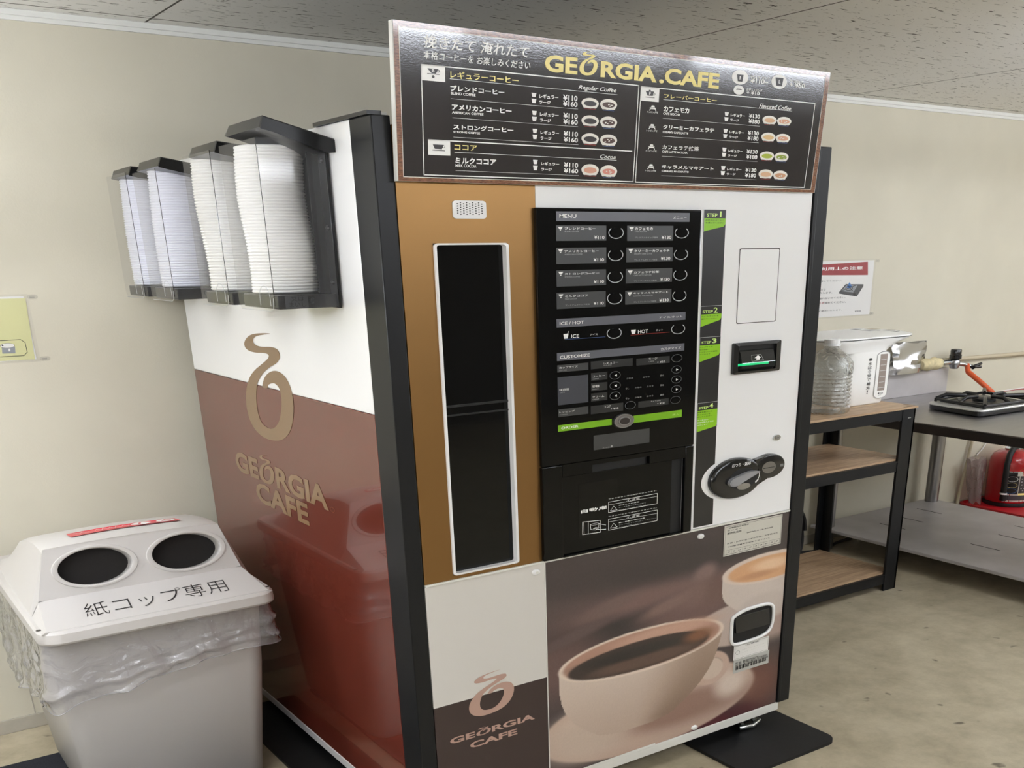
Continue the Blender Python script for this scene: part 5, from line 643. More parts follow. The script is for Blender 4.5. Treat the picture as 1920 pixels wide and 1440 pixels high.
# ------------------------------------------------------------------ lid holders on the machine side
XO = -.23
HOLD = [(.235, .26, 1.887, 1.925, 'nearest'), (.566, .235, 1.884, 1.899, 'second nearest'), (1.064, .255, 1.872, 1.896, 'third nearest'), (1.392, .245, 1.880, 1.892, 'farthest')]
STK = [(.395, .380, 'lid_white', 'nearest'), (.742, .706, 'lid_white', 'second nearest'), (1.185, 1.205, 'lid_blue', 'third nearest'), (1.52, 1.53, 'lid_blue', 'farthest')]
for (y0, D, zt, za, nm) in HOLD:
    y1 = y0 + D; zb = 1.513
    H = thing('lid_holder', 'black and clear wall holder for cup lids, %s on the machine side' % nm, 'lid holder', (XS, y0, zb), 'lid holders on the machine side')
    b = MB(); b.box(XS - .006, XS - .0006, y0 + .03, y1 + .02, zb, zt - .012, 'holder_black', .001); b.build('back_plate', H)
    b = MB(); b.box(XS - .014, XS - .006, y0, y0 + .045, zb - .006, zt - .004, 'holder_black', .002); b.box(XS - .040, XS - .010, y0 + .052, y0 + .057, zb, zt - .02, 'holder_black'); mb_ = b.build('mounting_bar', H, 40)
    for z in (zt - .018, zt - .045, zb + .18, zb + .055):
        b = MB(); b.lathe([(.0, .005), (.006, .0045), (.009, .002), (.009, 0)], (XS - .014, y0 + .022, z), 'satin_black', 14, 'x', 1.0, .65)
        for i, p in enumerate(b.v): b.v[i] = (2 * (XS - .014) - p[0], p[1], p[2])
        b.build('screw', mb_, 40)
    b = MB(); b.box(XO + .012, XS - .007, y0 + .012, y1 - .004, zb - .004, zb + .028, 'holder_black', .003); b.lathe([(0, .003), (.006, .0025), (.007, 0)], (-.13, y0 + .012, zb + .014), 'satin_black', 12, 'y'); b.build('tray', H, 40)
    # roof: rises outward from the mounting
    b = MB(); prof = [(XS - .001, zt - .002), (XS - .001, zt - .028), (XS - .02, zt - .030), (XO + .03, za - .030), (XO, za - .024), (XO + .010, za)]
    def rf(y, t): return [(x, y, z - t) for x, z in prof]
    q = y0 - .035
    b.loft([rf(q + .004, 0), rf(q, .003)][::-1] + [rf(q + .012, 0), rf(q + D - .03, .002), [(XS - .001, q + D, zt - .012), (XS - .001, q + D, zt - .024), (XS - .02, q + D, zt - .026), (XO + .03, q + D, za - .026), (XO + .006, q + D, za - .022), (XO + .014, q + D, za - .010)]], 'holder_black'); b.build('roof', H, 25)
    # clear front: two panes meeting at a fold
    b = MB(); ztp = zt - .004; zlo = zb - .008
    left = [(y0 + .004, zlo + .014), (y0 + .012, zlo + .004), (y0 + .03, zlo)] + [(y1 - .02, zlo), (y1 - .006, zlo + .006), (y1, zlo + .02)] + [(y1, ztp), (y0 + .004, ztp)]
    b.sheet(left, lambda a, z, h: (XO, a, z), 0, 'acrylic'); b.add([(XO, y0, zlo + .006), (XS - .014, y0, zlo + .006), (XS - .014, y0, ztp), (XO, y0, ztp)], [(0, 1, 2, 3)], 'acrylic')
    b.tube([(XO - .001, y0 + .001, zlo + .012), (XO - .001, y0 + .001, ztp)], .0009, 'plastic_black', 6)
    arc = [(XO - .0024, y0 + .06 + .035 * math.cos(t) + .0, zlo + .030 + .028 * math.sin(t)) for t in np.linspace(0, PI, 14)]
    b.tube([(XO - .0024, y0 + .095, zlo + .012)] + arc + [(XO - .0024, y0 + .025, zlo + .012)], .0007, 'arcgrey', 5)
    b.tube([(XO - .0022, y0 + .004, zlo + .03), (XO - .0022, y0 + .01, zlo + .006), (XO - .0022, y0 + .03, zlo), (XO - .0022, y1 - .02, zlo)], .0007, 'arcgrey', 5)
    lab(b.build('front_pane', H), 'clear folded front pane')
    if nm == 'nearest':
        b = MB(); b.sheet([(-.205, zb - .002), (-.145, zb - .002), (-.145, zb + .026), (-.205, zb + .026)], front(y0 - .0006), 0, 'plategrey')
        draw(b, [('t', '又は', -.190, zb + .014, -.155, zb + .024, 'ink', 0, 0, 2), ('t', 'まいし', -.195, zb + .001, -.152, zb + .012, 'ink', 0, 0, 2)], front(y0 - .0006)); lab(b.build('paper_label', H), 'small grey handwritten label')
# the lids: rolled rim and low tapering wall
def lid_mesh(name, m, r):
    b = MB(); b.lathe([(0, .0050), (r * .78, .0050), (r * .82, .0060), (r * .955, .0056), (r * .985, .0048), (r, .0032), (r, .0016), (r * .985, .0004), (r * .965, -.0004), (r * .955, -.0014), (r * .94, -.0016), (0, -.0016)], (0, 0, 0), m, 26)
    return b.build(name, None, 55)
for (yt, yb, m, nm) in STK:
    r = .0845 if m == 'lid_white' else .079
    base = lid_mesh('cup_lid', m, r); n = 46; z0, z1 = 1.5455, 1.872
    if nm == 'farthest': z1 = 1.864
    rr = random.Random(nm)
    for i in range(n):
        o = base if i == 0 else base.copy()
        if i: COL.objects.link(o)
        f = i / (n - 1); s_ = math.sin(f * PI)
        y = yb + (yt - yb) * f - .018 * math.sin(f * 2 * PI) * (1 if nm in ('nearest', 'second nearest') else .4)
        o.location = (-.1435 + rr.uniform(-.0005, .0005) - .004 * math.sin(f * 5), y + rr.uniform(-.0006, .0006), z0 + (z1 - z0) * f)
        tag(o, '%s cup lid nested in the stack inside the %s lid holder' % ('plain white' if m == 'lid_white' else 'bluish white', nm), 'cup lid', 'cup lids stacked in the %s holder' % nm)

# ------------------------------------------------------------------ waste bin
BN = thing('waste_bin', 'light grey plastic waste bin with two round holes beside the vending machine', 'waste bin', (-.525, 1.1, .006))
def rr_ring(x0, x1, y0, y1, r, z, n=6): return [(a, c_, z) for a, c_ in rrect(x0, y0, x1, y1, r, r, n)]
b = MB(); b.loft([rr_ring(-.782, -.268, .775, 1.44, .05, .006), rr_ring(-.795, -.255, .764, 1.45, .055, .016), rr_ring(-.828, -.222, .706, 1.51, .06, .42), rr_ring(-.838, -.212, .682, 1.53, .06, .655)], 'bin_grey'); b.build('bin_body', BN, 50)
b = MB()
b.loft([rr_ring(-.863, -.187, .616, 1.600, .06, .650), rr_ring(-.864, -.186, .612, 1.602, .06, .656), rr_ring(-.862, -.188, .616, 1.600, .06, .680), rr_ring(-.856, -.194, .624, 1.592, .056, .687)], 'bin_grey')
xc = -.525
def hood(y, zt, w1, w2, zb, arch=.0):
    L = [(-w2, zb), (-(w1 + (w2 - w1) * .72), zb + (zt - zb) * .25), (-(w1 + (w2 - w1) * .30), zb + (zt - zb) * .66), (-(w1 + (w2 - w1) * .06), zb + (zt - zb) * .95), (-w1 * .92, zt + arch * .2), (-w1 * .5, zt + arch * .75), (0, zt + arch)]
    R_ = [(-a, z) for a, z in L[:-1]][::-1]
    return [(xc + a, y, z) for a, z in L + R_]
# ledge in front of the hood
b.loft([hood(.634, .688, .318, .330, .682), hood(.640, .691, .312, .328, .682), hood(.807, .728, .295, .325, .682)], 'bin_grey')
hs = [hood(.8402, .866, .251, .322, .684, .006), hood(.875, .871, .251, .322, .684, .008), hood(.96, .868, .250, .322, .684, .008), hood(1.10, .848, .248, .320, .684, .008), hood(1.28, .805, .246, .318, .684, .006), hood(1.44, .744, .244, .314, .684, .003), hood(1.53, .700, .240, .306, .684, 0), hood(1.56, .688, .236, .300, .684, 0)]
b.loft(hs, 'bin_grey', cap=False)
# side cheeks closing the steep front
fl = hood(.807, .728, .295, .325, .682); fu = hs[0]
for q in (0, -1):
    s_ = -1 if q == 0 else 1
    b.add([(xc + s_ * .295, .807, .728), (xc + s_ * .251, .8402, .866), fu[0 if q == 0 else -1], fl[0 if q == 0 else -1], fu[2 if q == 0 else -3]], [(0, 1, 4, 2, 3)], 'bin_grey')
HV = Vector((0, .0332, .138)); HV.normalize(); HNv = Vector((0, -HV.z, HV.y))
def HP(a, t, h):
    p = Vector((a, .807, .728)) + HV * t + HNv * h; return (p.x, p.y, p.z)
HL = .1419
holes = [(-.6485, .0735, .104, .053), (-.3835, .0735, .104, .053)]
for (cx, cz, rx, rz), s_ in zip(holes, (-1, 1)):
    # each half of the steep front is a ring of quads between its hole and its outline
    lo_, hi_ = sorted((0, s_)); E_ = [(xc, 0), (xc + s_ * .295, 0), (xc + s_ * .251, HL), (xc + s_ * .16, HL + .004), (xc, HL + .006)]
    hits = []; inn = []
    angs = sorted([2 * PI * i / 48 for i in range(48)] + [math.atan2(q[1] - cz, q[0] - cx) % (2 * PI) for q in E_])
    for t in angs:
        d = Vector((math.cos(t), math.sin(t))); best = None
        for i_ in range(len(E_)):
            p, q = Vector(E_[i_]), Vector(E_[(i_ + 1) % len(E_)]); e_ = q - p; den = d.x * e_.y - d.y * e_.x
            if abs(den) < 1e-9: continue
            r0 = p - Vector((cx, cz)); tt = (r0.x * e_.y - r0.y * e_.x) / den; uu = (r0.x * d.y - r0.y * d.x) / den
            if tt > 0 and -1e-6 <= uu <= 1 + 1e-6 and (best is None or tt < best): best = tt
        hits.append((cx + d.x * best, cz + d.y * best)); k_ = 1 / math.sqrt((d.x / rx) ** 2 + (d.y / rz) ** 2); inn.append((cx + d.x * k_, cz + d.y * k_))
    b.loft([[HP(a, q, 0) for a, q in inn], [HP(a, q, 0) for a, q in hits]], 'bin_grey', cap=False)
lid = b.build('bin_lid', BN, 32)
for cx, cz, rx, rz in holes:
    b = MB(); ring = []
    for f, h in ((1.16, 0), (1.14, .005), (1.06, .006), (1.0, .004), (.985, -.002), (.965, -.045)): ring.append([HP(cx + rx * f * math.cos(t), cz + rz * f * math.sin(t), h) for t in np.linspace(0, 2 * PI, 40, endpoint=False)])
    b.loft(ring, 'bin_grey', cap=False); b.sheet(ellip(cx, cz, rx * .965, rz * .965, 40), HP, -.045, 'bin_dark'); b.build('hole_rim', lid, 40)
b = MB(); lt = []
for a, q in ((-.689, .947), (-.372, .946), (-.365, .903), (-.686, .897)): lt.append((a, q))
b.sheet([(-.689, .947), (-.60, .950), (-.53, .951), (-.45, .950), (-.372, .946), (-.365, .903), (-.45, .9055), (-.53, .906), (-.61, .904), (-.686, .897)], lambda a, q, h: (a, q, .8806 - .12 * (a + .525) ** 2 - .02 * (q - .92) + h), 0, 'labelred')
TL = lambda a, q, h: (a, q, .8809 - .12 * (a + .525) ** 2 - .02 * (q - .92) + h)
draw(b, [('t', 'Paper cups', -.612, .912, -.518, .938, 'dimwhite', 0, .3, 1), ('t', 'only', -.668, .912, -.628, .932, 'white', .01, .3, 1), ('e', -.478, .927, .030, .017, 'white', 1), ('e', -.405, .926, .028, .016, 'white', 1), ('l', [(-.485, .918), (-.478, .938)], .007, 'labelred', 2, 0), ('l', [(-.415, .922), (-.405, .934), (-.392, .924)], .006, 'labelred', 2, 0)][2:], TL)
# wavy script line as on the label
def wavy(x0, x1, q, am, fr):
    P_ = [(x, q + am * math.sin(x * fr)) for x in np.linspace(x0, x1, 60)]
    draw(b, [('l', P_, .0022, 'paper', 1, 0)], TL)
wavy(-.612, -.515, .928, .008, 330); wavy(-.672, -.630, .923, .005, 260)
lab(b.build('red_label', lid), 'red label strip along the top of the lid')
LV = Vector((0, .167, .0375)); LV.normalize(); LN = Vector((0, -LV.z, LV.y))
def LP(a, t, h):
    p = Vector((a, .640, .6912)) + LV * t + LN * h; return (p.x, p.y, p.z)
b = MB(); draw(b, [('t', '紙コップ専用', -.724, .030, -.312, .108, 'ink', -.012, .08, 2)], LP); lab(b.build('handwriting', lid), 'handwritten black marker lettering')
b = MB()
for x in (-.852, -.198): b.lathe([(.0, .0006), (.007, .0006), (.008, 0)], (x, .672, .6872), 'stainless_dark', 14)
b.build('lid_rivets', lid)
# bag over the rim
LIN = thing('bin_liner', 'clear plastic bag hanging out around the waste bin under its lid', 'bin bag', (-.525, 1.1, .5))
b = MB(); N = 260; secs = []
base = rrect(0, 0, 1, 1, .1, .07, 12)
def perim(x0, x1, y0, y1, r):
    P_ = rrect(x0, y0, x1, y1, r, r, 6); P_ = P_ + [P_[0]]
    d = [0]
    for i in range(len(P_) - 1): d.append(d[-1] + math.dist(P_[i], P_[i + 1]))
    out = []
    for k_ in range(N):
        s_ = d[-1] * k_ / N
        j = max(i for i in range(len(d) - 1) if d[i] <= s_); t_ = (s_ - d[j]) / max(1e-9, d[j + 1] - d[j])
        out.append((P_[j][0] + (P_[j + 1][0] - P_[j][0]) * t_, P_[j][1] + (P_[j + 1][1] - P_[j][1]) * t_))
    return out
def hem(x, y):
    if y < .75: base_ = .455 + .055 * sst(-.85, -.30, np.float64(x)) - .02 * math.exp(-((x + .855) / .03) ** 2)
    elif x < -.7: base_ = .44 - .09 * sst(.68, 1.3, np.float64(y))
    else: base_ = .50
    return float(base_)
def ridge(q, w_): return math.exp(-((((q % 1.0) - .5) / w_) ** 2))
for j, f in enumerate(np.linspace(0, 1, 26)):
    g = perim(-.842 - .016 - .012 * f, -.208 + .018 + .012 * f, .676 - .018 - .006 * f, 1.53 + .01, .05)
    row = []
    for k_, (x, y) in enumerate(g):
        h_ = hem(x, y); z = .652 + (h_ - .652) * f
        a_ = x if y < .75 else (y if x < -.7 else x + y)
        wv = (.005 * math.sin(a_ * 31 + 3 * f) + .004 * math.sin(a_ * 67 - 5 * f)) * (.25 + f)
        wv += .012 * ridge(a_ * 1.1 + f * .9 + .32, .030) * sst(.1, .5, np.float64(f)) + .010 * ridge(a_ * 2.3 + f * 1.9, .035) * f + .008 * ridge(a_ * 3.9 - f * 1.3 + .4, .05) * (1 - f) + .009 * ridge(a_ * .8 + f * 1.4 + .1, .02)
        wv += .010 * (1 if .72 < f < .86 else 0) * (1 if y < .75 else .4) * math.sin((f - .72) / .14 * PI)
        cx_, cy_ = x + .525, y - 1.1; L_ = math.hypot(cx_, cy_)
        row.append((x + cx_ / L_ * wv, y + cy_ / L_ * wv, z + .003 * math.sin(a_ * 40) * f))
    secs.append(row)
b.loft(secs, 'bag_film', cap=False); b.build('bag_film', LIN, 180)
b = MB(); b.tube([secs[-1][i] for i in range(N)], .0016, 'bag_film', 6, closed=True); b.build('bag_hem', LIN, 180)

# ------------------------------------------------------------------ mats
b = MB(); b.prism(rrect(1.037, -.228, 1.492, .42, .05, .05, 8), lambda a, q, h: (a, q, h), .0, .012, 'rubber_black'); tag(b.build('rubber_mat'), 'black rubber mat under the front right corner of the vending machine', 'mat')
b = MB(); b.prism(rrect(-.177, .42, .34, 1.36, .02, .02, 4), lambda a, q, h: (a, q, h), .0, .012, 'rubber_black'); tag(b.build('rubber_mat'), 'black rubber mat under the left side of the vending machine', 'mat')
b = MB(); b.prism(rrect(-2.6, .1, -.25, 1.388, .01, .01, 3), lambda a, q, h: (a, q, h), .0, .006, 'carpet_navy'); tag(b.build('floor_carpet'), 'dark navy carpet mat on the floor under the waste bin', 'carpet')

# ------------------------------------------------------------------ notices on the wall
def notice(name, label, x0, x1, z0, z1, prints, tabs):
    T = thing(name, label, 'notice', ((x0 + x1) / 2, YW, (z0 + z1) / 2))
    b = MB(); b.box(x0 + .012, x1 - .012, YW - .0016, YW - .0006, z0 + .007, z1 - .007, 'paper'); sh_ = b.build('paper_sheet', T)
    draw(MB(), prints, lambda a, z, h: (a, YW - .0018 - h, z)).build('print', sh_)
    b = MB(); b.add([(x0, YW - .0044, z0), (x1, YW - .0044, z0), (x1, YW - .0044, z1), (x0, YW - .0044, z1)], [(0, 1, 2, 3)], 'pouch'); b.build('clear_pouch', T)
    for x, z in tabs:
        t_ = MB(); t_.prism(rrect(x, z - .007, x + .032, z + .007, .008, .006), lambda a, q, h: (a, YW - h, q), .0006, .005, 'pouch'); t_.box(x + .006, x + .022, YW - .0056, YW - .005, z + .001, z + .0018, 'ringgrey'); t_.box(x + .006, x + .022, YW - .0056, YW - .005, z - .002, z - .0012, 'ringgrey'); t_.build('hook_tab', T)
def clipx(items, lo, hi):
    out = []
    for it in items:
        if it[0] in ('p', 'l'): it = (it[0], [(min(max(a, lo), hi), z) for a, z in it[1]]) + tuple(it[2:])
        out.append(it)
    return out
notice('wall_notice', 'yellow notice in a clear pouch on the wall at the left', -1.12, -.5345, 1.306, 1.5215, clipx(NOTICE_LEFT, -1.09, 9), [(-.536, 1.512), (-.536, 1.314)])
notice('wall_notice', 'white notice with a red heading and a gas stove picture above the rack', 3.19, 3.818, 1.272, 1.5705, clipx(NOTICE_RIGHT, 3.21, 9), [(3.816, 1.560), (3.808, 1.283)])
T = thing('wall_notice', 'white notice with a red band on the wall behind the gas stove', 'notice', (5.6, YW, .62))
b = MB(); b.box(5.18, 6.0, YW - .003, YW - .0008, .42, .744, 'paper'); b.box(5.20, 5.98, YW - .0036, YW - .003, .700, .738, 'crimson'); draw(b, [('t', 'ガスの元栓', 5.36, .684, 5.90, .708, 'white', .01, 0, 1)][:0], lambda a, z, h: (a, YW - .0038 - h, z)); b.build('paper_sheet', T)

# ------------------------------------------------------------------ rack with wooden boards
RK = thing('storage_rack', 'black metal rack with three wooden boards right of the vending machine', 'rack', (2.35, 1.08, 0))
RX0, RX1, RY0, RY1 = 1.58, 3.135, .81, 1.335
for x, y, sx, sy_ in ((RX0, RY0, 1, 1), (RX1, RY0, -1, 1), (RX0, RY1, 1, -1), (RX1, RY1, -1, -1)):
    b = MB(); xa, xb = sorted((x, x + sx * (.095 if sy_ > 0 else .05))); ya, yb = sorted((y, y + sy_ * .014)); b.box(xa, xb, ya, yb, 0, .922, 'post_black', .002)
    xa, xb = sorted((x, x + sx * .014)); ya, yb = sorted((y, y + sy_ * .075)); b.box(xa, xb, ya, yb, 0, .922, 'post_black', .002); b.build('post', RK, 40)
for z in (.922, .675, .0975):
    b = MB(); b.box(RX0 + .012, RX1 - .012 if z < .9 else RX1 + .012, RY0 + (.016 if z < .9 else -.004), RY1 - .012, z - .010, z, 'board_wood', .001); bd = b.build('board', RK)
    b = MB()
    for ya, yb in ((RY0 + .004, RY0 + .016), (RY1 - .016, RY1 - .004)):
        b.box(RX0 + .02, RX1 - .02, ya, yb, z - .062, z - .010, 'post_black', .003); b.box(RX0 + .02, RX1 - .02, ya - .003, yb + .003, z - .016, z - .0105, 'post_black')
    for xa, xb in ((RX0 + .016, RX0 + .028), (RX1 - .028, RX1 - .016)): b.box(xa, xb, RY0 + .02, RY1 - .02, z - .062, z - .0105, 'post_black', .002)
    b.build('beam', RK, 40)
b = MB(); b.box(RX1 - .06, RX1 - .035, RY0 - .003, RY0 - .0005, .868, .872, 'chrome'); b.build('beam_pin', RK)

# water bottle
BX, BY, BZ = 2.655, .955, .922
WB = thing('water_bottle', 'large clear ribbed plastic water bottle on the rack before the hot water pot', 'bottle', (BX, BY, BZ))
prof = [(.0, .004), (.070, .002), (.096, 0), (.104, .008), (.106, .022)]
z = .026
while z < .17:
    prof += [(.106, z), (.099, z + .006), (.098, z + .009), (.106, z + .014)]; z += .017
prof += [(.106, .185), (.107, .205), (.102, .228), (.085, .250), (.060, .270), (.038, .283), (.033, .288), (.033, .296)]
b = MB(); b.lathe(prof, (BX, BY, BZ), 'pet', 40); b.build('bottle_body', WB, 60)
b = MB(); b.lathe([(.030, .296), (.040, .2965), (.040, .3015), (.034, .3025), (.036, .304), (.036, .322), (.033, .325), (0, .325)], (BX, BY, BZ), 'gloss_white', 28); lab(b.build('cap', WB, 40), 'white screw cap')

# hot water pot
PT = thing('hot_water_pot', 'white electric hot water pot with gauge window on the top board', 'hot water pot', (2.98, 1.15, .922))
def pr(x0, x1, y0, y1, r, z): return rr_ring(x0, x1, y0, y1, r, z, 6)
b = MB(); b.loft([pr(2.81, 3.132, .990, 1.322, .075, .922), pr(2.80, 3.14, .983, 1.328, .085, .930), pr(2.795, 3.142, .981, 1.330, .09, 1.05), pr(2.79, 3.142, .981, 1.330, .09, 1.17)], 'pot_white')
b.loft([pr(2.745, 3.142, .981, 1.330, .09, 1.17), pr(2.70, 3.20, .978, 1.332, .12, 1.192), pr(2.66, 3.27, .972, 1.336, .15, 1.208), pr(2.64, 3.33, .968, 1.340, .165, 1.220), pr(2.638, 3.354, .967, 1.341, .168, 1.228)], 'pot_white', cap=False); b.build('pot_body', PT, 50)
b = MB(); b.loft([pr(2.640, 3.352, .968, 1.340, .165, 1.2295), pr(2.632, 3.362, .964, 1.344, .17, 1.2325), pr(2.634, 3.360, .966, 1.342, .17, 1.2375), pr(2.66, 3.335, .99, 1.32, .15, 1.243), pr(2.72, 3.27, 1.03, 1.29, .13, 1.250), pr(2.80, 3.15, 1.08, 1.25, .085, 1.253)], 'pot_white'); b.tube([(x, y, 1.2287) for x, y in rrect(2.637, .9665, 3.357, 1.3415, .168, .168, 10)], .0016, 'ringgrey', 6, closed=True)
b.tube([(x, y, 1.2475 - .05 * max(0, x - 3.22)) for x, y in rrect(3.0, 1.03, 3.31, 1.29, .12, .12, 8)], .0022, 'ringgrey', 6, closed=True)
b.box(3.09, 3.17, 1.10, 1.16, 1.2505, 1.2535, 'lever_grey'); b.box(3.20, 3.25, 1.07, 1.11, 1.2495, 1.2515, 'ringgrey'); b.box(3.19, 3.26, 1.17, 1.22, 1.2495, 1.2515, 'pipe_beige'); b.box(3.10, 3.14, 1.19, 1.23, 1.2515, 1.2535, 'ringgrey'); lab(b.build('pot_lid', PT, 40), 'pot lid with control buttons')
PF = lambda a, z, h: (a, .9805 - h, z)
b = MB(); b.prism(rrect(3.016, .946, 3.118, 1.168, .04, .022), PF, 0, .0012, 'pot_white'); draw(b, [('l', rrect(3.018, .948, 3.116, 1.166, .04, .022), .0022, 'ringgrey', 4, 1), ('t', '4.0', 3.045, .966, 3.085, .976, 'ink', .01, 0, 4), ('l', [(3.05, .962), (3.075, .962)], .001, 'ink', 4, 0)], PF)
b.box(3.042, 3.094, .9785, .9793, .984, 1.155, 'gauge')
for z in (1.128, 1.104, 1.078, 1.050, 1.024, .998): b.box(3.048, 3.088, .9780, .9785, z - .0008, z + .0008, 'gauge_mark')
lab(b.build('water_gauge', PT), 'oval water level window')
b = MB(); S_ = '※水は食堂で補充！'
for i, ch in enumerate(S_): draw(b, [('t', ch, 2.957 + (.006 if ch == '！' else 0), 1.1275 - i * .0188, 2.985 - (.012 if ch == '！' else 0), 1.1425 - i * .0188, 'ink', .012, 0, 1)], PF)
b.build('pot_lettering', PT)

# ------------------------------------------------------------------ stainless table, end on to the wall
TB = thing('steel_table', 'stainless steel work table with a low shelf standing end on to the wall', 'table', (4.0, .5, 0))
TX0, TX1, TY0, TY1 = 3.40, 4.59, -.75, 1.675
b = MB(); b.box(TX0, TX1, TY0, TY1, .7885, .797, 'stainless', .003); b.build('tabletop', TB, 40)
b = MB(); b.box(TX0, TX0 + .014, TY0, TY1, .746, .7884, 'stainless_dark'); b.box(TX1 - .014, TX1, TY0, TY1, .746, .7884, 'stainless_dark'); b.build('apron', TB)
b = MB(); b.box(TX0, TX1 - .02, TY1 - .022, TY1 - .008, .797, .938, 'stainless_worn', .002); b.box(TX0, TX1 - .02, TY1 - .012, TY1 + .010, .930, .938, 'stainless_worn', .001); b.build('backsplash', TB)
b = MB(); b.box(TX0, TX1 - .07, TY0, TY1 - .03, .113, .131, 'stainless_worn', .003)
for x, y in ((3.74, 1.32), (3.96, 1.36), (4.22, 1.42), (3.76, .72), (4.05, .74), (4.30, .8), (4.2, .25)): b.box(x - .004, x + .004, y - .09, y + .09, .1308, .1314, 'pit_black')
b.build('low_shelf', TB)
for x, y in ((TX0 + .05, 1.56), (TX1 - .12, 1.59), (TX0 + .05, -.68), (TX1 - .12, -.68)):
    b = MB(); b.tube([(x, y, 0), (x, y, .788)], .042, 'stainless', 18); b.build('leg', TB, 50)

# gas stove
a0 = Vector((3.90, 1.475)); ex = Vector((.985, -.03)).normalized(); ey = Vector((.16, .985)).normalized()
GS = thing('gas_stove', 'black and silver table top gas stove with cast iron pan support', 'stove', (4.15, 1.15, .797))
def gp(u, v, z): q = Vector((3.762, .868)) + ex * u + ey * v; return (q.x, q.y, z)
def gbox(u0, u1, v0, v1, z0, z1, m, name=None, r=.05):
    b = MB(); o = rrect(u0, v0, u1, v1, r, r, 5); b.loft([[gp(a, q, z0) for a, q in o], [gp(a, q, z1 - .003) for a, q in o], [gp(u0 + (a - u0) * .994 + .002, v0 + (q - v0) * .994 + .002, z1) for a, q in o]], m); return b
gbox(.006, .894, .006, .394, .802, .8255, 'enamel_black').build('stove_body', GS, 40)
gbox(.0, .90, .0, .40, .8256, .834, 'plate_silver', r=.06).build('top_plate', GS, 40)
b = MB(); b.prism(rrect(.08, .04, .49, .37, .03, .03), gp, .834, .838, 'enamel_black'); ct = gp(.285, .205, 0)
b.lathe([(.0, .004), (.11, .006), (.13, .010), (.14, .008), (.14, .003)], (ct[0], ct[1], .836), 'enamel_black', 32); b.lathe([(.0, .024), (.05, .024), (.062, .016), (.062, .004)], (ct[0], ct[1], .838), 'satin_black', 24); b.build('burner', GS, 40)
b = MB()
sq = [(.07, .03), (.50, .03), (.50, .38), (.07, .38)]
for i in range(4):
    (u0, v0), (u1, v1) = sq[i], sq[(i + 1) % 4]
    b.tube([gp(u0, v0, .848), gp(u1, v1, .848)], .008, 'enamel_black', 8)
    um, vm = (u0 + u1) / 2, (v0 + v1) / 2; b.tube([gp(um, vm, .848), gp(um + (.285 - um) * .25, vm + (.205 - vm) * .25, .870), gp(um + (.285 - um) * .7, vm + (.205 - vm) * .7, .868)], .010, 'enamel_black', 8)
    b.tube([gp(u0, v0, .836), gp(u0, v0, .852)], .009, 'enamel_black', 8); b.tube([gp(u0, v0, .850), gp(u0 + (.285 - u0) * .2, v0 + (.205 - v0) * .2, .872), gp(u0 + (.285 - u0) * .62, v0 + (.205 - v0) * .62, .868)], .011, 'enamel_black', 8)
b.build('pan_support', GS, 50)
b = MB(); b.tube([(ct[0] + .02, ct[1] - .05, .838), (ct[0] + .02, ct[1] - .05, .888)], .003, 'steel', 6); b.build('thermocouple', GS)
for u in (.12, .80):
    for v in (.08, .33): b = MB(); q = gp(u, v, 0); b.lathe([(.0, 0), (.022, 0), (.02, .0055), (0, .0055)], (q[0], q[1], .797), 'rubber_black', 14); b.build('foot', GS)
b = MB(); q = gp(.55, .028, 0); b.lathe([(0, .012), (.018, .012), (.02, 0)], (q[0], q[1] - .02, .814), 'plastic_black', 18, 'y', 1, .6); b.build('knob', GS, 40)

# foil bag, gas pipe with valve, hose
FB = MB(); N2 = 7; secs = []; rf_ = random.Random(11)
for j in range(N2 + 1):
    v = j / N2; row = []
    for i in range(16):
        t = 2 * PI * i / 16; c_, s_ = math.cos(t), math.sin(t); rx = .150 + .012 * v + .010 * math.sin(5 * t + 4 * v); ry = .030 * (1 - v) + .010
        jt = .0 if j in (0, N2) else .007
        row.append((4.112 + .015 * v + rx * c_ + rf_.uniform(-.008, .008), 1.632 + ry * s_ + rf_.uniform(-jt, jt), .939 + .172 * v + rf_.uniform(-.004, .004) * (1 if 0 < j else 0) + .006 * math.sin(6 * t) * v))
    secs.append(row)
FB.loft(secs, 'foil'); tag(FB.build('foil_bag', None, 20), 'crumpled silver foil bag standing on the table back edge behind the pot', 'bag')
GV = thing('gas_pipe', 'gas pipe along the wall ending in a valve with black knob', 'pipe', (4.6, 1.62, .97))
b = MB(); b.tube([(4.50, 1.655, .986), (4.75, 1.66, .982), (5.3, 1.665, .972), (6.2, 1.668, .955)], .0125, 'pipe_beige', 12); b.build('pipe', GV, 60)
b = MB(); pts = [(4.235 + .03 * i, 1.615, .978 + .003 * math.sin(i * 2.1)) for i in range(7)]; b.tube(pts, [.024, .034, .036, .032, .036, .034, .030], 'insulation', 14); lab(b.build('insulation', GV, 70), 'lumpy cream wrapping round the pipe')
b = MB(); b.tube([(4.40, 1.612, .976), (4.52, 1.61, .976)], .017, 'chrome', 14); b.lathe([(0, -.03), (.024, -.03), (.03, -.018), (.034, .0), (.03, .02), (.022, .028), (0, .028)], (4.545, 1.60, .968), 'steel', 20); b.tube([(4.545, 1.60, .970), (4.60, 1.575, .962), (4.64, 1.555, .950)], [.016, .014, .013], 'chrome', 12); b.build('valve', GV, 50)
b = MB(); b.lathe([(.0, .058), (.030, .058), (.034, .050), (.033, .028), (.037, .024), (.037, .004), (.026, 0), (0, 0)], (4.545, 1.60, .994), 'plastic_black', 22); lab(b.build('valve_knob', GV, 40), 'black round valve knob')
HS = thing('gas_hose', 'orange rubber gas hose from the wall valve down to the stove', 'hose', (4.62, 1.5, .9))
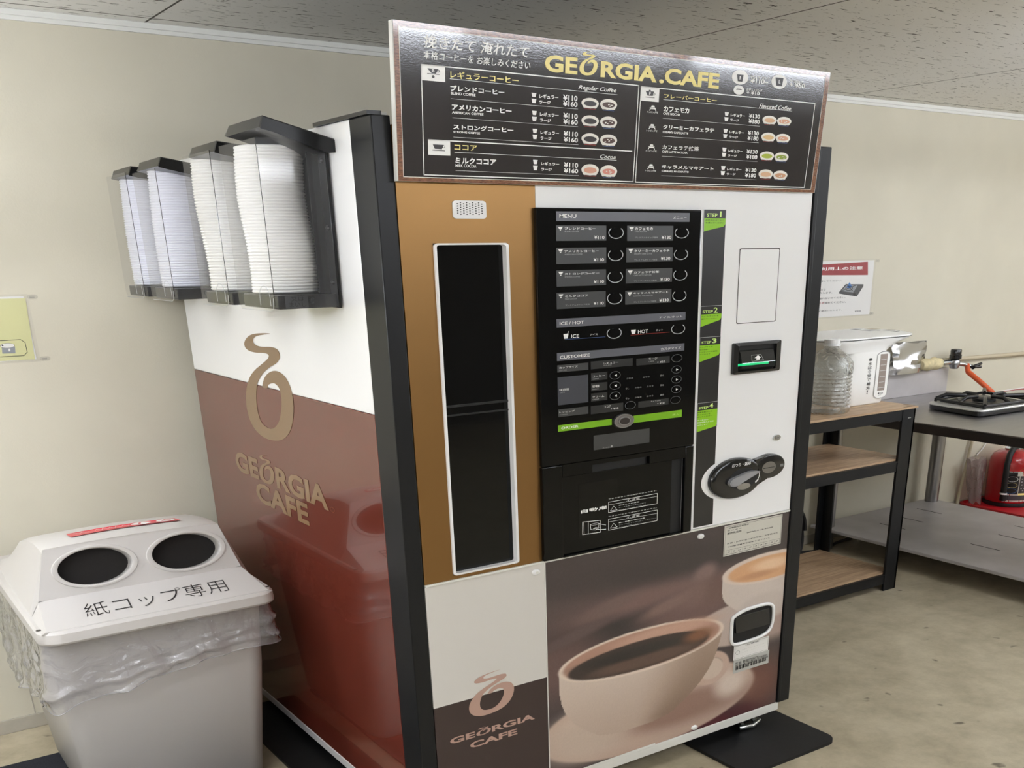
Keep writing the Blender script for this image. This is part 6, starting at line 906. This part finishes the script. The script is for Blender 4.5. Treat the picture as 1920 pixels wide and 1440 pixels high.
b = MB(); P0 = [Vector(p) for p in ((4.625, 1.565, .956), (4.598, 1.535, 0.920), (4.608, 1.460, 0.875), (4.647, 1.375, 0.804))]; P1 = []
for i in range(len(P0) - 1):
    for t in np.linspace(0, 1, 6, endpoint=False): P1.append(P0[i].lerp(P0[i + 1], float(t)))
P1.append(P0[-1]); b.tube(P1, .0155, 'hose_orange', 14); b.build('hose', HS, 70)
b = MB(); b.tube([(4.63, 1.58, .948), (4.655, 1.545, .946), (4.63, 1.525, .944)], .012, 'plastic_black', 8)
for dz in (.010, -.010): b.tube([(4.66, 1.55, .944), (4.72, 1.53, .952 + dz)], [.011, .008], 'plastic_black', 8)
b.build('hose_clip', HS, 50)

# fire extinguisher on its red tray
ST_ = MB(); ST_.loft([rr_ring(4.90, 5.56, 1.12, 1.675, .05, 0.0), rr_ring(4.885, 5.57, 1.11, 1.680, .05, .046), rr_ring(4.90, 5.555, 1.125, 1.672, .05, .048), rr_ring(4.915, 5.54, 1.14, 1.668, .05, .030)], 'stand_red'); tag(ST_.build('extinguisher_tray', None, 40), 'red plastic floor tray under the fire extinguisher', 'tray')
EX, EY, EZ = 5.20, 1.51, .0305
FE = thing('fire_extinguisher', 'red fire extinguisher behind the steel table near the wall', 'fire extinguisher', (EX, EY, EZ))
b = MB(); b.lathe([(0, .0), (.13, .0), (.145, .006), (.148, .02), (.148, .26), (.142, .29), (.125, .318), (.095, .336), (.06, .344), (.045, .346), (0, .346)], (EX, EY, EZ + .012), 'ext_red', 40); b.build('cylinder', FE, 60)
b = MB(); b.lathe([(.10, 0), (.156, 0), (.158, .008), (.154, .022), (.146, .024)], (EX, EY, EZ), 'rubber_black', 36); b.build('foot_ring', FE, 50)
b = MB(); b.lathe([(.0, 0), (.058, 0), (.062, .010), (.05, .020), (.03, .026), (.03, .05), (.045, .056), (.045, .075), (0, .08)], (EX, EY, EZ + .356), 'chrome', 24); b.box(EX - .02, EX + .16, EY - .015, EY + .015, EZ + .43, EZ + .445, 'chrome', .003); b.box(EX - .02, EX + .17, EY - .018, EY + .018, EZ + .465, EZ + .478, 'plastic_black', .003); b.build('valve', FE, 50)
b = MB(); hp_ = [(EX - .02, EY - .03, EZ + .385), (EX - .09, EY - .05, EZ + .382), (EX - .15, EY - .065, EZ + .345), (EX - .172, EY - .07, EZ + .28), (EX - .17, EY - .07, EZ + .18), (EX - .165, EY - .07, EZ + .10), (EX - .16, EY - .07, EZ + .05)]
b.tube(hp_, [.020, .020, .020, .020, .020, .020, .024], 'rubber_black', 12); b.tube([(EX - .166, EY - .07, EZ + .088), (EX - .165, EY - .07, EZ + .098)], .024, 'white', 12); b.build('discharge_hose', FE, 60)
b = MB(); an0, an1 = math.radians(188), math.radians(285); NLb = 14
def EXC(a, z, h): t = an0 + (an1 - an0) * a; return (EX + (.1486 + h) * math.cos(t), EY + (.1486 + h) * math.sin(t), EZ + z)
def patch(a0, a1, z0, z1, m, h):
    ss = [[EXC(a, z0, h), EXC(a, z1, h)] for a in np.linspace(a0, a1, 8)]; b.loft(ss, m, cap=False, closed=False)
patch(.12, 1, .035, .235, 'cream', 0); patch(.16, .42, .205, .230, 'ink', .0004); patch(.14, .48, .085, .205, 'charcoal2', .0004); patch(.5, 1.0, .09, .205, 'charcoal', .0004); patch(.14, .98, .045, .078, 'stovegrey', .0004); patch(.5, .98, .078, .092, 'yellow', .0006)
for zc, m in ((.185, 'white'), (.145, 'yellow'), (.108, 'flame')):
    b.sheet(ellip(.31, zc, .14, .017, 16), EXC, .0009, m)
rq = random.Random(5)
for i in range(26): a, z = rq.uniform(.54, .95), rq.uniform(.1, .195); b.sheet([(a, z), (a + .035, z), (a + .035, z + .006), (a, z + .006)], EXC, .0009, 'dimwhite')
b.sheet(ellip(.80, .238, .34, .026, 18), EXC, .0008, 'matchaice'); lab(b.build('label', FE), 'picture label on the cylinder')
# crumpled clear wrap leaning beside it, with a thin stick
WR = MB(); secs = []
for j in range(10):
    v = j / 9; row = []
    for i in range(20):
        t = 2 * PI * i / 20; r_ = (.048 + .030 * v) * (1 + .22 * math.sin(3 * t + 2.2 * v) + .12 * math.sin(7 * t - 4 * v)); row.append((4.955 - .055 * v + r_ * math.cos(t), 1.585 + r_ * .6 * math.sin(t), .054 + .29 * v + .012 * math.sin(5 * t + v)))
    secs.append(row)
WR.loft(secs, 'wrap_film', cap=False); tag(WR.build('plastic_wrap', None, 70), 'crumpled clear plastic wrap beside the fire extinguisher', 'plastic bag')
b = MB(); b.tube([(4.862, 1.665, .0), (4.948, 1.668, .444), (4.99, 1.672, .70)], .011, 'pipe_beige', 8); tag(b.build('thin_pole', None, 60), 'thin beige pole leaning behind the steel table by the plastic wrap', 'pole')
b = MB(); b.tube([(5.20, 1.685, .74), (5.16, 1.682, .45), (5.10, 1.68, .38), (5.04, 1.68, .34)], .004, 'white', 6); tag(b.build('white_cord', None, 60), 'thin white cord hanging beside the fire extinguisher', 'cord')
# coiled black cable on the floor behind the rack
b = MB(); pts = []
for i in range(120):
    t = i / 120 * 5 * 2 * PI; r_ = .12 + .012 * math.sin(i * .7); pts.append((3.20 + r_ * .45 * math.cos(t), 1.56 + .012 * math.sin(i * .3) + .03 * (i / 120), .135 + r_ * math.sin(t)))
b.tube(pts, .014, 'rubber_black', 6); tag(b.build('cable_coil', None, 60), 'coiled black cable standing on the floor behind the rack', 'cable')
b = MB(); b.tube([(3.22, 1.55, .012), (3.38, 1.50, .010), (3.55, 1.57, .010), (3.75, 1.60, .010), (4.1, 1.63, .010), (4.86, 1.63, .010)], .009, 'rubber_black', 6); tag(b.build('floor_cable', None, 60), 'black cable lying on the floor along the wall under the table', 'cable')
